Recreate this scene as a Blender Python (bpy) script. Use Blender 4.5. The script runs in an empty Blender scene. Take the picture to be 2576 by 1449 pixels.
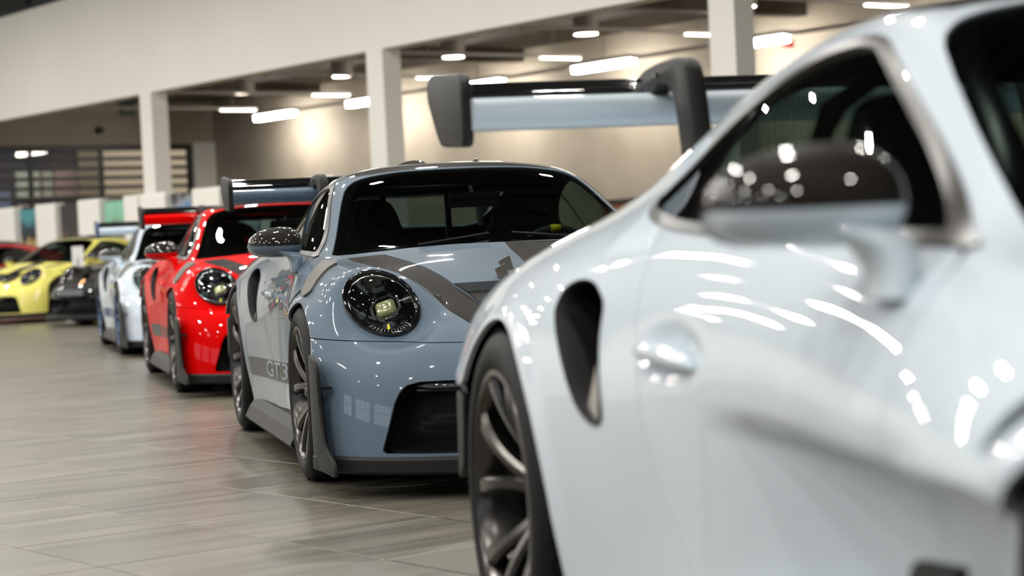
import bpy, bmesh, math, random
import numpy as np
from mathutils import Vector, Matrix
from mathutils.bvhtree import BVHTree
random.seed(7); np.random.seed(7)
SC = bpy.context.scene
COL = SC.collection
# ------------------------------------------------------------------ camera
cam_data = bpy.data.cameras.new('camera'); cam = bpy.data.objects.new('camera', cam_data); COL.objects.link(cam)
cam_data.sensor_width = 36.0; cam_data.lens = 5045 * 36 / 2576
cam_data.clip_start = 0.05; cam_data.clip_end = 300
cam.matrix_world = Matrix.Translation((0, 0, .916)) @ Matrix.Rotation(math.pi/2 - .0241, 4, 'X') @ Matrix.Rotation(-.0473, 4, 'Z')
cam_data.dof.use_dof = True; cam_data.dof.focus_distance = 7.7; cam_data.dof.aperture_fstop = 2.8
SC.camera = cam
# ------------------------------------------------------------------ view, world
SC.view_settings.view_transform = 'Standard'; SC.view_settings.look = 'None'
SC.view_settings.exposure = 0.0; SC.view_settings.gamma = 1.0; SC.view_settings.use_curve_mapping = False
SC.cycles.max_bounces = 7; SC.cycles.diffuse_bounces = 3; SC.cycles.glossy_bounces = 4
SC.cycles.transmission_bounces = 6; SC.cycles.transparent_max_bounces = 12
SC.cycles.sample_clamp_indirect = 4.0; SC.cycles.caustics_reflective = False; SC.cycles.caustics_refractive = False
SC.cycles.use_adaptive_sampling = True; SC.cycles.adaptive_threshold = 0.03
world = bpy.data.worlds.new('world'); SC.world = world; world.use_nodes = True
wbg = world.node_tree.nodes['Background']; wbg.inputs[0].default_value = (.80, .88, 1, 1); wbg.inputs[1].default_value = 1.6
# ------------------------------------------------------------------ helpers
def new_mat(name, color, rough=.5, metal=0.0, coat=0.0, coat_rough=.03, spec=.5, emit=None, estr=0.0):
    m = bpy.data.materials.new(name); m.use_nodes = True
    b = m.node_tree.nodes['Principled BSDF']
    b.inputs['Base Color'].default_value = (*color, 1); b.inputs['Roughness'].default_value = rough
    b.inputs['Metallic'].default_value = metal; b.inputs['Coat Weight'].default_value = coat
    b.inputs['Coat Roughness'].default_value = coat_rough; b.inputs['Specular IOR Level'].default_value = spec
    if emit: b.inputs['Emission Color'].default_value = (*emit, 1); b.inputs['Emission Strength'].default_value = estr
    return m
def nodes(m): return m.node_tree.nodes, m.node_tree.links, m.node_tree.nodes['Principled BSDF']
def srgb(r, g, b): return tuple(((c/255)/12.92 if c/255 <= .04045 else ((c/255+.055)/1.055)**2.4) for c in (r, g, b))

def link(name, me, mat=None, parent=None, loc=None):
    o = bpy.data.objects.new(name, me); COL.objects.link(o)
    if mat is not None:
        if len(me.materials) == 0: me.materials.append(mat)
    if parent is not None: o.parent = parent
    if loc is not None: o.location = loc
    return o
def mesh_np(name, V, F, normals=None, smooth=True):
    me = bpy.data.meshes.new(name)
    V = np.asarray(V, float)
    if isinstance(F, np.ndarray):
        n = F.shape[1]
        me.vertices.add(len(V)); me.vertices.foreach_set('co', V.ravel().astype(np.float32))
        me.loops.add(F.size); me.loops.foreach_set('vertex_index', F.ravel().astype(np.int32))
        me.polygons.add(len(F)); me.polygons.foreach_set('loop_start', np.arange(0, F.size, n, dtype=np.int32))
        me.update(calc_edges=True); me.validate()
    else:
        me.from_pydata([tuple(v) for v in V], [], [tuple(int(i) for i in f) for f in F]); me.update()
    if smooth: me.polygons.foreach_set('use_smooth', np.ones(len(me.polygons), bool))
    if normals is not None and len(normals) == len(me.vertices):
        me.normals_split_custom_set_from_vertices([tuple(n) for n in normals])
    return me
class MB:
    """collects shapes into one mesh"""
    def __init__(s): s.V = []; s.F = []
    def add(s, V, F):
        k = len(s.V); s.V += [tuple(v) for v in V]; s.F += [tuple(i+k for i in f) for f in F]; return s
    def box(s, c, d, R=None):
        x, y, z = [q/2 for q in d]
        V = [(-x,-y,-z),(x,-y,-z),(x,y,-z),(-x,y,-z),(-x,-y,z),(x,-y,z),(x,y,z),(-x,y,z)]
        if R is not None: V = [tuple(R @ Vector(v)) for v in V]
        V = [(v[0]+c[0], v[1]+c[1], v[2]+c[2]) for v in V]
        return s.add(V, [(0,3,2,1),(4,5,6,7),(0,1,5,4),(1,2,6,5),(2,3,7,6),(3,0,4,7)])
    def tube(s, pts, r, n=10, caps=True):
        pts = [Vector(p) for p in pts]; rs = r if isinstance(r, (list, tuple)) else [r]*len(pts)
        V = []; F = []; up = None
        for i, p in enumerate(pts):
            t = (pts[min(i+1, len(pts)-1)] - pts[max(i-1, 0)]).normalized()
            if up is None:
                up = Vector((0,0,1)) if abs(t.z) < .9 else Vector((1,0,0))
            a = t.cross(up).normalized(); up = a.cross(t).normalized()
            for k in range(n):
                q = 2*math.pi*k/n; V.append(p + (a*math.cos(q) + up*math.sin(q))*rs[i])
        for i in range(len(pts)-1):
            for k in range(n):
                F.append((i*n+k, i*n+(k+1) % n, (i+1)*n+(k+1) % n, (i+1)*n+k))
        if caps: F.append(tuple(range(n))[::-1]); F.append(tuple((len(pts)-1)*n+k for k in range(n)))
        return s.add(V, F)
    def prism(s, poly, axis, a, b, bevel=0):
        """extrude a 2d polygon along an axis (0,1,2) from a to b; with a rounded edge of size bevel at the b end and a end"""
        n = len(poly); P = np.array(poly, float); c = P.mean(0)
        rings = []
        if bevel:
            dd = np.roll(P,-1,0)-np.roll(P,1,0); nn = np.stack([dd[:,1],-dd[:,0]],1); nn /= np.linalg.norm(nn,axis=1)[:,None]+1e-9
            area = .5*np.sum(P[:,0]*np.roll(P[:,1],-1)-np.roll(P[:,0],-1)*P[:,1])
            if area < 0: nn = -nn
            sg = 1 if b > a else -1
            for tt in (0, .5, 1): rings.append((P-nn*bevel*(1-math.sin(tt*math.pi/2)), a+sg*bevel*(1-math.cos(tt*math.pi/2))))
            for tt in (1, .5, 0): rings.append((P-nn*bevel*(1-math.sin(tt*math.pi/2)), b-sg*bevel*(1-math.cos(tt*math.pi/2))))
        else: rings = [(P, a), (P, b)]
        V = []
        for Q, h in rings:
            for q in Q:
                v = [0,0,0]; v[axis] = h; o = [i for i in (0,1,2) if i != axis]; v[o[0]] = q[0]; v[o[1]] = q[1]; V.append(v)
        F = []
        m = len(rings)
        for i in range(m-1):
            for k in range(n): F.append((i*n+k, i*n+(k+1) % n, (i+1)*n+(k+1) % n, (i+1)*n+k))
        F.append(tuple(range(n))[::-1]); F.append(tuple((m-1)*n+k for k in range(n)))
        return s.add(V, F)
    def lathe(s, prof, n=48, axis=1, c=(0,0,0), closed=False):
        """prof: (r, h) pairs turned about an axis"""
        V = []; o = [i for i in (0,1,2) if i != axis]
        for k in range(n):
            q = 2*math.pi*k/n
            for r, h in prof:
                v = [0,0,0]; v[axis] = h+c[axis]; v[o[0]] = c[o[0]]+r*math.cos(q); v[o[1]] = c[o[1]]+r*math.sin(q); V.append(v)
        m = len(prof); F = []
        for k in range(n):
            for i in range(m if closed else m-1):
                j = (i+1) % m; kk = (k+1) % n
                F.append((k*m+i, kk*m+i, kk*m+j, k*m+j))
        return s.add(V, F)
    def mesh(s, name, smooth=False, angle=None, recalc=True, sub=0, merge=0.0):
        me = bpy.data.meshes.new(name); me.from_pydata([tuple(v) for v in s.V], [], s.F)
        bm = bmesh.new(); bm.from_mesh(me)
        if merge: bmesh.ops.remove_doubles(bm, verts=bm.verts, dist=merge)
        if recalc: bmesh.ops.recalc_face_normals(bm, faces=bm.faces)
        if smooth or angle:
            for f in bm.faces: f.smooth = True
        if angle:
            for e in bm.edges:
                if len(e.link_faces) == 2 and e.calc_face_angle(0) > angle: e.smooth = False
        bm.to_mesh(me); bm.free(); me.update(); return me
    def obj(s, name, mat, parent=None, smooth=False, angle=None, recalc=True, loc=None):
        return link(name, s.mesh(name, smooth, angle, recalc), mat, parent, loc)
def empty(name, loc=(0,0,0), rz=0):
    o = bpy.data.objects.new(name, None); COL.objects.link(o); o.location = loc; o.rotation_euler = (0,0,rz); o.empty_display_size = .2
    return o
def tag(o, label=None, cat=None, group=None, kind=None):
    if label: o['label'] = label
    if cat: o['category'] = cat
    if group: o['group'] = group
    if kind: o['kind'] = kind
    return o
def rounded(poly, r, n=5):
    """round the corners of a 2d polygon"""
    out = []; m = len(poly); P = [Vector((p[0], p[1])) for p in poly]
    for i in range(m):
        a, b, c = P[i-1], P[i], P[(i+1) % m]
        d1 = (a-b); d2 = (c-b); q = min(r, d1.length*.45, d2.length*.45)
        p1 = b+d1.normalized()*q; p2 = b+d2.normalized()*q
        for k in range(n+1):
            t = k/n; out.append(tuple((1-t)**2*p1 + 2*t*(1-t)*b + t*t*p2))
    return out
def smooth_loop(pts, n=8):
    """closed Catmull-Rom curve through points"""
    P = np.array(pts, float); out = []
    for i in range(len(P)):
        a, b, c, d = P[i-1], P[i], P[(i+1) % len(P)], P[(i+2) % len(P)]
        for k in range(n):
            t = k/n
            out.append(.5*((2*b)+(-a+c)*t+(2*a-5*b+4*c-d)*t*t+(-a+3*b-3*c+d)*t**3))
    return np.array(out)
def smooth_line(pts, n=8):
    P = np.array(pts, float); P = np.concatenate([[2*P[0]-P[1]], P, [2*P[-1]-P[-2]]]); out = []
    for i in range(1, len(P)-2):
        a, b, c, d = P[i-1], P[i], P[i+1], P[i+2]
        for k in range(n):
            t = k/n
            out.append(.5*((2*b)+(-a+c)*t+(2*a-5*b+4*c-d)*t*t+(-a+3*b-3*c+d)*t**3))
    out.append(P[-2]); return np.array(out)
def sdf_poly(Q, poly):
    """signed distance (negative inside) of 2d points to a closed polygon"""
    P = np.asarray(poly, float); A = P; B = np.roll(P, -1, 0)
    d = np.full(len(Q), 1e9); ins = np.zeros(len(Q), bool)
    for a, b in zip(A, B):
        e = b-a; w = Q-a; L = e@e
        if L < 1e-14: continue
        t = np.clip((w@e)/L, 0, 1); v = w-t[:,None]*e; d = np.minimum(d, (v*v).sum(1))
        c = ((a[1] <= Q[:,1]) != (b[1] <= Q[:,1]))
        with np.errstate(divide='ignore', invalid='ignore'):
            xi = a[0]+(Q[:,1]-a[1])*(b[0]-a[0])/(b[1]-a[1] if b[1] != a[1] else 1e-12)
        ins ^= (c & (Q[:,0] < xi))
    d = np.sqrt(d); return np.where(ins, -d, d)
def dist_line(Q, line):
    """distance to an open polyline"""
    P = np.asarray(line, float); d = np.full(len(Q), 1e9)
    for a, b in zip(P[:-1], P[1:]):
        e = b-a; w = Q-a; L = max(e@e, 1e-14); t = np.clip((w@e)/L, 0, 1); v = w-t[:,None]*e; d = np.minimum(d, (v*v).sum(1))
    return np.sqrt(d)
def clip_tri(V, N, T, g, keep_neg=True):
    """cut a triangle mesh along g=0; keeps the g<0 side. V, N (n,3), T (m,3), g (n,)"""
    if not keep_neg: g = -g
    g = np.where(np.abs(g) < 1e-7, 1e-7, g)
    s = g < 0; c = s[T].sum(1)
    full = T[c == 3]
    newV = [V]; newN = [N]; tris = [full]; cnt = len(V)
    cache = {}
    exV = []; exN = []
    def cut(i, j):
        nonlocal cnt
        key = (i, j) if i < j else (j, i)
        k = cache.get(key)
        if k is None:
            t = g[i]/(g[i]-g[j]); exV.append(V[i]+t*(V[j]-V[i])); n = N[i]+t*(N[j]-N[i]); exN.append(n)
            k = cnt; cnt += 1; cache[key] = k
        return k
    part = []
    for t in T[c == 1]:
        k = int(np.argmax(s[t])); a, b, d = t[k], t[(k+1) % 3], t[(k+2) % 3]
        part.append((a, cut(a, b), cut(a, d)))
    for t in T[c == 2]:
        k = int(np.argmin(s[t])); a, b, d = t[k], t[(k+1) % 3], t[(k+2) % 3]
        p, q = cut(a, b), cut(a, d)
        part.append((p, b, d)); part.append((p, d, q))
    if part: tris.append(np.array(part, int))
    T2 = np.concatenate(tris) if tris else np.zeros((0,3), int)
    V2 = np.concatenate([V, np.array(exV).reshape(-1,3)]); N2 = np.concatenate([N, np.array(exN).reshape(-1,3)])
    return compact(V2, N2, T2)
def compact(V, N, T):
    u, inv = np.unique(T.ravel(), return_inverse=True)
    return V[u], N[u], inv.reshape(-1,3)
def thicken(V, N, T, d):
    """fold the open edges of a shell inwards by d along the normal"""
    E = np.concatenate([T[:,[0,1]], T[:,[1,2]], T[:,[2,0]]])
    key = np.sort(E, 1); _, idx, cnt = np.unique(key, axis=0, return_index=True, return_counts=True)
    be = E[idx[cnt == 1]]
    # ignore edges on the mirror plane
    be = be[~((np.abs(V[be[:,0],1]) < 1e-5) & (np.abs(V[be[:,1],1]) < 1e-5))]
    if len(be) == 0: return V, N, T
    nv = len(V); a, b = be[:,0], be[:,1]
    u = np.unique(be); mp = -np.ones(nv, int); mp[u] = np.arange(len(u))
    # rim copies with own normals (outward from the panel) so that shading stays crisp
    dirs = np.zeros((len(u),3))
    ev = V[b]-V[a]; en = np.cross(ev, N[a]); en /= np.linalg.norm(en,axis=1)[:,None]+1e-12
    np.add.at(dirs, mp[a], en); np.add.at(dirs, mp[b], en)
    dirs /= np.linalg.norm(dirs,axis=1)[:,None]+1e-12
    V2 = np.concatenate([V, V[u], V[u]-N[u]*d]); N2 = np.concatenate([N, dirs, dirs])
    k = len(u); ia = mp[a]+nv; ib = mp[b]+nv
    R = np.concatenate([np.stack([ib, ia, ia+k],1), np.stack([ib, ia+k, ib+k],1)])
    return V2, N2, np.concatenate([T, R])
def mirror(V, N, T):
    s = np.array([1,-1,1.]); k = len(V)
    return np.concatenate([V, V*s]), np.concatenate([N, N*s]), np.concatenate([T, T[:,::-1]+k])
def flipy(V, N, T):
    s = np.array([1,-1,1.]); return V*s, N*s, T[:,::-1]
# ------------------------------------------------------------------ the sports car: body surface (half, y > 0; x forward from the front axle)
NET=[
[(-3.48,0,.25),(-3.47,.25,.25),(-3.45,.45,.25),(-3.42,.57,.25),(-3.38,.66,.25),(-3.34,.73,.25),(-3.3,.785,.25),(-3.26,.825,.25),(-3.22,.82,.25),(-3.19,.83,.245),(-3.16,.835,.24),(-3.12,.84,.235)],
[(-3.55,0,.5),(-3.54,.25,.5),(-3.51,.45,.5),(-3.47,.57,.5),(-3.42,.66,.5),(-3.37,.73,.49),(-3.32,.785,.47),(-3.27,.825,.44),(-3.22,.82,.41),(-3.18,.825,.37),(-3.14,.83,.32),(-3.1,.835,.255)],
[(-3.40,0,.77),(-3.39,.25,.77),(-3.37,.43,.765),(-3.35,.53,.76),(-3.33,.62,.75),(-3.30,.70,.735),(-3.26,.77,.70),(-3.22,.83,.65),(-3.18,.85,.57),(-3.14,.85,.46),(-3.1,.845,.35),(-3.05,.845,.24)],
[(-3.1,0,.885),(-3.1,.25,.88),(-3.1,.43,.87),(-3.1,.53,.86),(-3.1,.62,.85),(-3.1,.70,.835),(-3.09,.78,.80),(-3.05,.86,.73),(-3.02,.91,.62),(-3.0,.90,.48),(-2.98,.885,.34),(-2.95,.87,.2)],
[(-2.8,0,.985),(-2.8,.25,.98),(-2.8,.43,.96),(-2.8,.53,.94),(-2.8,.62,.922),(-2.8,.70,.90),(-2.8,.79,.865),(-2.8,.885,.785),(-2.8,.94,.66),(-2.8,.955,.5),(-2.8,.945,.34),(-2.8,.92,.18)],
[(-2.457,0,1.105),(-2.457,.25,1.10),(-2.457,.42,1.075),(-2.457,.52,1.045),(-2.457,.60,.998),(-2.457,.68,.952),(-2.457,.78,.905),(-2.457,.89,.81),(-2.457,.945,.68),(-2.457,.958,.50),(-2.457,.948,.34),(-2.457,.925,.16)],
[(-2.1,0,1.205),(-2.1,.25,1.20),(-2.1,.43,1.178),(-2.1,.53,1.138),(-2.1,.605,1.055),(-2.1,.69,.972),(-2.1,.765,.92),(-2.1,.866,.835),(-2.1,.928,.69),(-2.1,.945,.5),(-2.1,.935,.34),(-2.1,.91,.16)],
[(-1.75,0,1.276),(-1.75,.25,1.27),(-1.75,.43,1.243),(-1.75,.545,1.20),(-1.75,.642,1.08),(-1.75,.73,.952),(-1.75,.785,.905),(-1.75,.849,.815),(-1.75,.897,.69),(-1.75,.903,.5),(-1.75,.893,.34),(-1.75,.88,.16)],
[(-1.4,0,1.298),(-1.4,.25,1.292),(-1.4,.43,1.268),(-1.4,.56,1.228),(-1.4,.662,1.085),(-1.4,.752,.93),(-1.4,.793,.885),(-1.4,.840,.80),(-1.4,.874,.69),(-1.4,.868,.5),(-1.4,.862,.34),(-1.4,.87,.16)],
[(-1.1,0,1.276),(-1.1,.25,1.269),(-1.1,.43,1.247),(-1.1,.572,1.203),(-1.1,.672,1.068),(-1.1,.762,.915),(-1.1,.802,.872),(-1.1,.843,.795),(-1.1,.873,.685),(-1.1,.862,.5),(-1.1,.85,.34),(-1.1,.87,.16)],
[(-.8,0,1.16),(-.8,.25,1.15),(-.8,.45,1.12),(-.8,.61,1.065),(-.8,.69,.98),(-.8,.772,.895),(-.8,.812,.856),(-.8,.852,.785),(-.8,.884,.68),(-.8,.850,.5),(-.8,.848,.34),(-.8,.87,.16)],
[(-.5,0,1.02),(-.5,.25,1.01),(-.5,.47,.968),(-.5,.655,.913),(-.5,.73,.893),(-.5,.79,.872),(-.5,.835,.838),(-.5,.878,.77),(-.5,.905,.675),(-.5,.88,.5),(-.5,.86,.34),(-.5,.88,.16)],
[(-.25,0,.898),(-.25,.25,.893),(-.25,.45,.878),(-.25,.60,.867),(-.25,.70,.861),(-.25,.775,.849),(-.25,.845,.815),(-.25,.905,.75),(-.25,.925,.66),(-.25,.905,.5),(-.25,.90,.34),(-.25,.89,.16)],
[(0,0,.848),(0,.25,.844),(0,.43,.834),(0,.56,.834),(0,.67,.842),(0,.76,.836),(0,.845,.79),(0,.905,.73),(0,.930,.65),(0,.935,.5),(0,.94,.34),(0,.92,.16)],
[(.25,0,.775),(.25,.25,.770),(.25,.42,.762),(.25,.54,.775),(.24,.64,.808),(.23,.73,.808),(.22,.82,.768),(.21,.885,.70),(.21,.928,.62),(.21,.935,.48),(.21,.93,.34),(.21,.92,.16)],
[(.48,0,.69),(.47,.25,.69),(.44,.42,.695),(.41,.53,.725),(.39,.64,.775),(.37,.73,.77),(.35,.81,.72),(.345,.868,.65),(.35,.905,.57),(.36,.92,.45),(.37,.925,.32),(.38,.92,.16)],
[(.72,0,.605),(.71,.25,.605),(.67,.42,.61),(.615,.54,.615),(.55,.65,.60),(.50,.75,.595),(.465,.83,.57),(.445,.88,.53),(.43,.905,.47),(.42,.915,.38),(.415,.92,.28),(.41,.92,.16)],
[(.93,0,.47),(.915,.28,.47),(.865,.47,.47),(.80,.60,.47),(.725,.71,.465),(.645,.79,.45),(.575,.845,.425),(.53,.88,.39),(.495,.90,.35),(.47,.91,.29),(.45,.915,.22),(.435,.915,.15)],
[(.97,0,.14),(.955,.29,.14),(.90,.49,.14),(.84,.62,.14),(.77,.725,.14),(.70,.795,.14),(.64,.84,.14),(.59,.87,.14),(.55,.89,.14),(.515,.905,.14),(.485,.912,.14),(.455,.915,.14)],
]
def bs(P,n,sym0,al=.6):
    """uniform cubic B-spline along axis 0, n samples per span, ends interpolated; sym0: mirrored (y) start"""
    def pad(A):
        a=A[1].copy() if sym0 else 2*A[0]-A[1]
        if sym0: a[...,1]*=-1
        return np.concatenate([a[None],A,(2*A[-1]-A[-2])[None]])
    Q=pad(P); d2=Q[:-2]-2*P+Q[2:]
    Cc=P-al*d2/6
    Q=pad(Cc)
    t=np.linspace(0,1,n,endpoint=False)[:,None,None]
    out=[]
    for i in range(len(P)-1):
        a,b,c,d=Q[i],Q[i+1],Q[i+2],Q[i+3]
        out.append(((1-t)**3*a+(3*t**3-6*t*t+4)*b+(-3*t**3+3*t*t+3*t+1)*c+t**3*d)/6)
    a,b,c=Q[-3],Q[-2],Q[-1]
    out.append(((a+4*b+c)/6)[None])
    return np.concatenate(out)
def surface(nu=18,nv=14):
    P=np.array(NET,float)
    S=bs(P,nu,False)
    S=bs(S.transpose(1,0,2),nv,True).transpose(1,0,2)
    S[:,0,1]=0
    return S
def sst(a, b, x):
    t = np.clip((x-a)/(b-a), 0, 1); return t*t*(3-2*t)
# headlamp plane
LC = np.array([.455, .652, .700])
LU = np.array([-.105, .012, .123]); LB = float(np.linalg.norm(LU)); LU /= LB
LR = np.array([-.072, .134, .003]); LA = float(np.linalg.norm(LR)); LR /= LA      # towards the outside of the car
LN = np.cross(LR, LU); LN /= np.linalg.norm(LN)
if LN[0] < 0: LN = -LN
LQ = LR-LU*(LR@LU); LQ /= np.linalg.norm(LQ)
LI = np.linalg.inv(np.stack([LR, LU, LN], 1))
def lamp_uv(P):
    d = (P-LC)@LI.T; return d[:,0], d[:,1], d[:,2]
FA = np.array([0., .35]); RA = np.array([-2.457, .365])
def body_grid():
    S = surface(18, 14); sh = S.shape; P = S.reshape(-1, 3).copy()
    # ground the lamp seat on the lamp plane
    a, b, h = lamp_uv(P); r = np.sqrt((a/LA)**2+(b/LB)**2)
    w = 1-sst(.98, 1.75, r); near = (np.abs(h) < .22)
    P -= np.where(near, w*(h+.004), 0)[:,None]*LN
    x, y, z = P.T
    fl = sst(.72, .80, y)
    # overhanging crease behind the front wheel, recessed door foot
    zc = .645+.012*sst(-.5, -1.1, x)
    dep = .125*sst(-1.3, -.45, x)*(1-sst(-.16, -.05, x))
    prof = sst(0, .05, zc-z)*(1-.72*sst(.45, .17, z))
    y = y-fl*dep*prof
    y = y+fl*.010*sst(-1.1,-.5,x)*(1-sst(-.1,.1,x))*np.exp(-((z-zc-.03)/.05)**2)
    # scallop running into the rear intake
    sc = np.exp(-((z-.70-.05*sst(-1.4,-1.9,x))/.075)**2)*sst(-1.25,-1.72,x)*(1-sst(-1.80,-1.92,x))
    y = y-fl*.006*sc
    # hollow round the door handle
    y = y-fl*.020*np.exp(-(((x+1.42)/.13)**2+((z-.722)/.042)**2)**1.5)
    # lips round the arches
    for poly in (ARCHF, ARCHR):
        dd = sdf_poly(np.stack([x, z], 1), poly); y = y+np.where(y > .6, .008*np.exp(-((dd-.012)/.03)**2), 0)*sst(.2,.4,z)
    P = np.stack([x, y, z], 1); S = P.reshape(sh)
    du = np.gradient(S, axis=0); dv = np.gradient(S, axis=1)
    N = np.cross(du, dv); N /= np.linalg.norm(N, axis=2)[:,:,None]+1e-12
    if N[160, 3, 2] < 0: N = -N
    N[:,0,1] = 0; N /= np.linalg.norm(N, axis=2)[:,:,None]+1e-12
    nu, nv, _ = sh
    I = np.arange(nu*nv).reshape(nu, nv)
    a, b, c, d = I[:-1,:-1].ravel(), I[:-1,1:].ravel(), I[1:,1:].ravel(), I[1:,:-1].ravel()
    T = np.concatenate([np.stack([a, b, c],1), np.stack([a, c, d],1)])
    V = S.reshape(-1,3); Nn = N.reshape(-1,3)
    fn = np.cross(V[T[:,1]]-V[T[:,0]], V[T[:,2]]-V[T[:,0]])
    if (fn*Nn[T[:,0]]).sum() < 0: T = T[:,::-1]
    return S, N, V, Nn, T
BIG = 9.0
def g_top(V, poly, zmin=.3):            # region seen from above
    g = sdf_poly(V[:,[0,1]], poly); return np.where(V[:,2] > zmin, g, BIG)
def g_side(V, poly, ymin=.45):
    g = sdf_poly(V[:,[0,2]], poly); return np.where(V[:,1] > ymin, g, BIG)
def g_front(V, poly, xmin=.55):
    g = sdf_poly(V[:,[1,2]], poly); return np.where(V[:,0] > xmin, g, BIG)
def split(M, gf, gap=.0018):
    g = gf(M[0]); return clip_tri(*M, g+gap, True), clip_tri(*M, g-gap, False)
def half(poly):                          # half outline with y >= 0 -> closed outline across the middle
    p = [tuple(q) for q in poly]; return np.array(p+[(x, -y) for x, y in p[::-1]])

# ---- outlines
WS = half([(-.262,0),(-.27,.15),(-.285,.32),(-.315,.50),(-.36,.62),(-.395,.685),(-.43,.702),(-.47,.694),(-.60,.660),(-.776,.616),(-.90,.583),(-.99,.555),(-1.03,.535),(-1.06,.50),(-1.07,.45),(-1.065,.30),(-1.052,.15),(-1.047,0)])
DLO = smooth_loop([(-.478,.880),(-.60,.884),(-.90,.893),(-1.30,.902),(-1.65,.917),(-1.87,.937),(-1.955,.952),(-1.985,.972),(-1.965,1.0),(-1.88,1.045),(-1.736,1.112),(-1.55,1.168),(-1.38,1.198),(-1.25,1.205),(-1.165,1.196),(-1.10,1.172),(-1.0,1.125),(-.83,1.04),(-.66,.955),(-.55,.903)], 8)
ROOF = half([(-1.075,0),(-1.08,.2),(-1.095,.40),(-1.13,.475),(-1.2,.50),(-1.5,.49),(-1.8,.465),(-1.93,.43),(-1.96,.36),(-1.965,0)])
REARWIN = half([(-1.985,0),(-1.985,.33),(-2.01,.40),(-2.08,.435),(-2.4,.43),(-2.62,.40),(-2.70,.33),(-2.71,0)])
STRIP = np.array(list(smooth_line([(-.30,.66),(-.18,.648),(-.028,.611),(.212,.542),(.419,.462),(.60,.385),(.70,.345)],6))+list(smooth_line([(.70,.262),(.505,.280),(.291,.339),(.154,.373),(-.112,.458),(-.26,.515),(-.272,.53)],6)))
HOOD = half(list(smooth_line([(-.258,0),(-.262,.2),(-.268,.51)],4))+list(smooth_line([(-.26,.512),(-.112,.454),(.154,.369),(.283,.337)],6))+[(.283,.335),(.292,.2),(.30,0)])
HOODC = np.array([(-.3,.6),(-.3,-.062),(-.24,-.062),(-.1,-.05),(.1,-.04),(.32,-.05),(.32,.6)])
VENT = half([(.306,0),(.298,.2),(.289,.333),(.40,.30),(.505,.276),(.60,.25),(.64,.15),(.655,0)])
def arc(c, r, a0, a1, n=28): return [(c[0]+r*math.cos(math.radians(a0+(a1-a0)*i/n)), c[1]+r*math.sin(math.radians(a0+(a1-a0)*i/n))) for i in range(n+1)]
ARCHF = np.array([(.41,-.1),(.405,.15)]+[tuple(q) for q in smooth_line([(.402,.30),(.387,.45),(.36,.54),(.313,.602),(.25,.645),(.186,.676),(.10,.703),(.03,.706),(-.03,.683),(-.072,.650),(-.088,.622)],5)]+[(-.12,.626),(-.28,.630),(-.335,.615),(-.358,.52),(-.365,.35),(-.37,.2),(-.375,-.1)])
ARCHR = np.array([(-1.97,-.1)]+[tuple(q) for q in smooth_line([(-1.985,.2),(-2.0,.36),(-2.025,.455),(-2.075,.545),(-2.135,.61),(-2.22,.675),(-2.33,.73),(-2.44,.75),(-2.55,.737),(-2.64,.69),(-2.70,.638),(-2.735,.603)],5)]+[(-2.78,.592),(-3.02,.585),(-3.09,.56),(-3.12,.3),(-3.13,-.1)])
SLOT = smooth_loop([(-.125,.675),(-.09,.705),(-.03,.745),(.04,.76),(.06,.772),(.02,.776),(-.045,.764),(-.102,.728),(-.132,.69)], 4)
DOOR = np.array(list(smooth_line([(-.60,.905),(-.49,.876),(-.445,.84),(-.425,.75),(-.42,.6),(-.425,.4),(-.45,.215)],6))+list(smooth_line([(-1.18,.205),(-1.26,.27),(-1.338,.369),(-1.46,.50),(-1.515,.58),(-1.56,.68),(-1.62,.78),(-1.69,.879),(-1.72,.96)],6)))
INTAKE = smooth_loop([(-2.045,.762),(-2.066,.787),(-2.065,.812),(-2.04,.828),(-1.985,.835),(-1.915,.829),(-1.857,.812),(-1.812,.788),(-1.788,.74),(-1.752,.678),(-1.722,.615),(-1.722,.588),(-1.758,.578),(-1.82,.595),(-1.875,.628),(-1.957,.695)], 5)
GRILLE = half([(.0,.418),(.25,.42),(.50,.422),(.585,.42),(.63,.408),(.655,.385),(.675,.345),(.70,.26),(.725,.175),(.728,.168),(.60,.166),(.3,.164),(0,.163)][::1])
GRILLE = np.array([(p[0], p[1]) for p in [(0,.418),(.25,.42),(.50,.422),(.585,.42),(.63,.408),(.655,.385),(.675,.345),(.70,.26),(.725,.175),(.728,.166),(.60,.164),(.3,.162),(0,.162)]]); GRILLE = np.concatenate([GRILLE, (GRILLE*[-1,1])[::-1]])
BS, BN, BV, BNV, BT = body_grid()
def g_lamp(V):
    a, b, h = lamp_uv(V); g = (np.sqrt((a/LA)**2+(b/LB)**2)-1)*.15
    return np.where(np.abs(h) < .12, g, BIG)
def g_bumper(V):                        # below the front bumper line
    return np.where((V[:,0] > .30), V[:,2]-(.549+.028*(np.abs(V[:,1])/.9)**3), BIG)

M0 = (BV, BNV, BT)
_, body = split(M0, g_lamp, 0)
_, body = split(body, lambda V: g_side(V, ARCHF), 0)
_, body = split(body, lambda V: g_side(V, ARCHR), 0)
_, body = split(body, lambda V: g_side(V, SLOT, .7), 0)
_, body = split(body, lambda V: g_side(V, INTAKE, .7), 0)
wind, body = split(body, lambda V: g_top(V, WS, .84))
dlo, body = split(body, lambda V: g_side(V, DLO, .48), .0)
roofp, body = split(body, lambda V: g_top(V, ROOF, .9))
rearw, body = split(body, lambda V: g_top(V, REARWIN, .9))
strip, body = split(body, lambda V: g_top(V, STRIP, .5), .0012)
hood, body = split(body, lambda V: g_top(V, HOOD, .5), .0012)
_, body = split(body, lambda V: g_top(V, VENT, .5), 0)
bump, body = split(body, g_bumper)
_, bump = split(bump, lambda V: g_front(V, GRILLE), 0)
door, body = split(body, lambda V: g_side(V, DOOR, .6))
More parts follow.
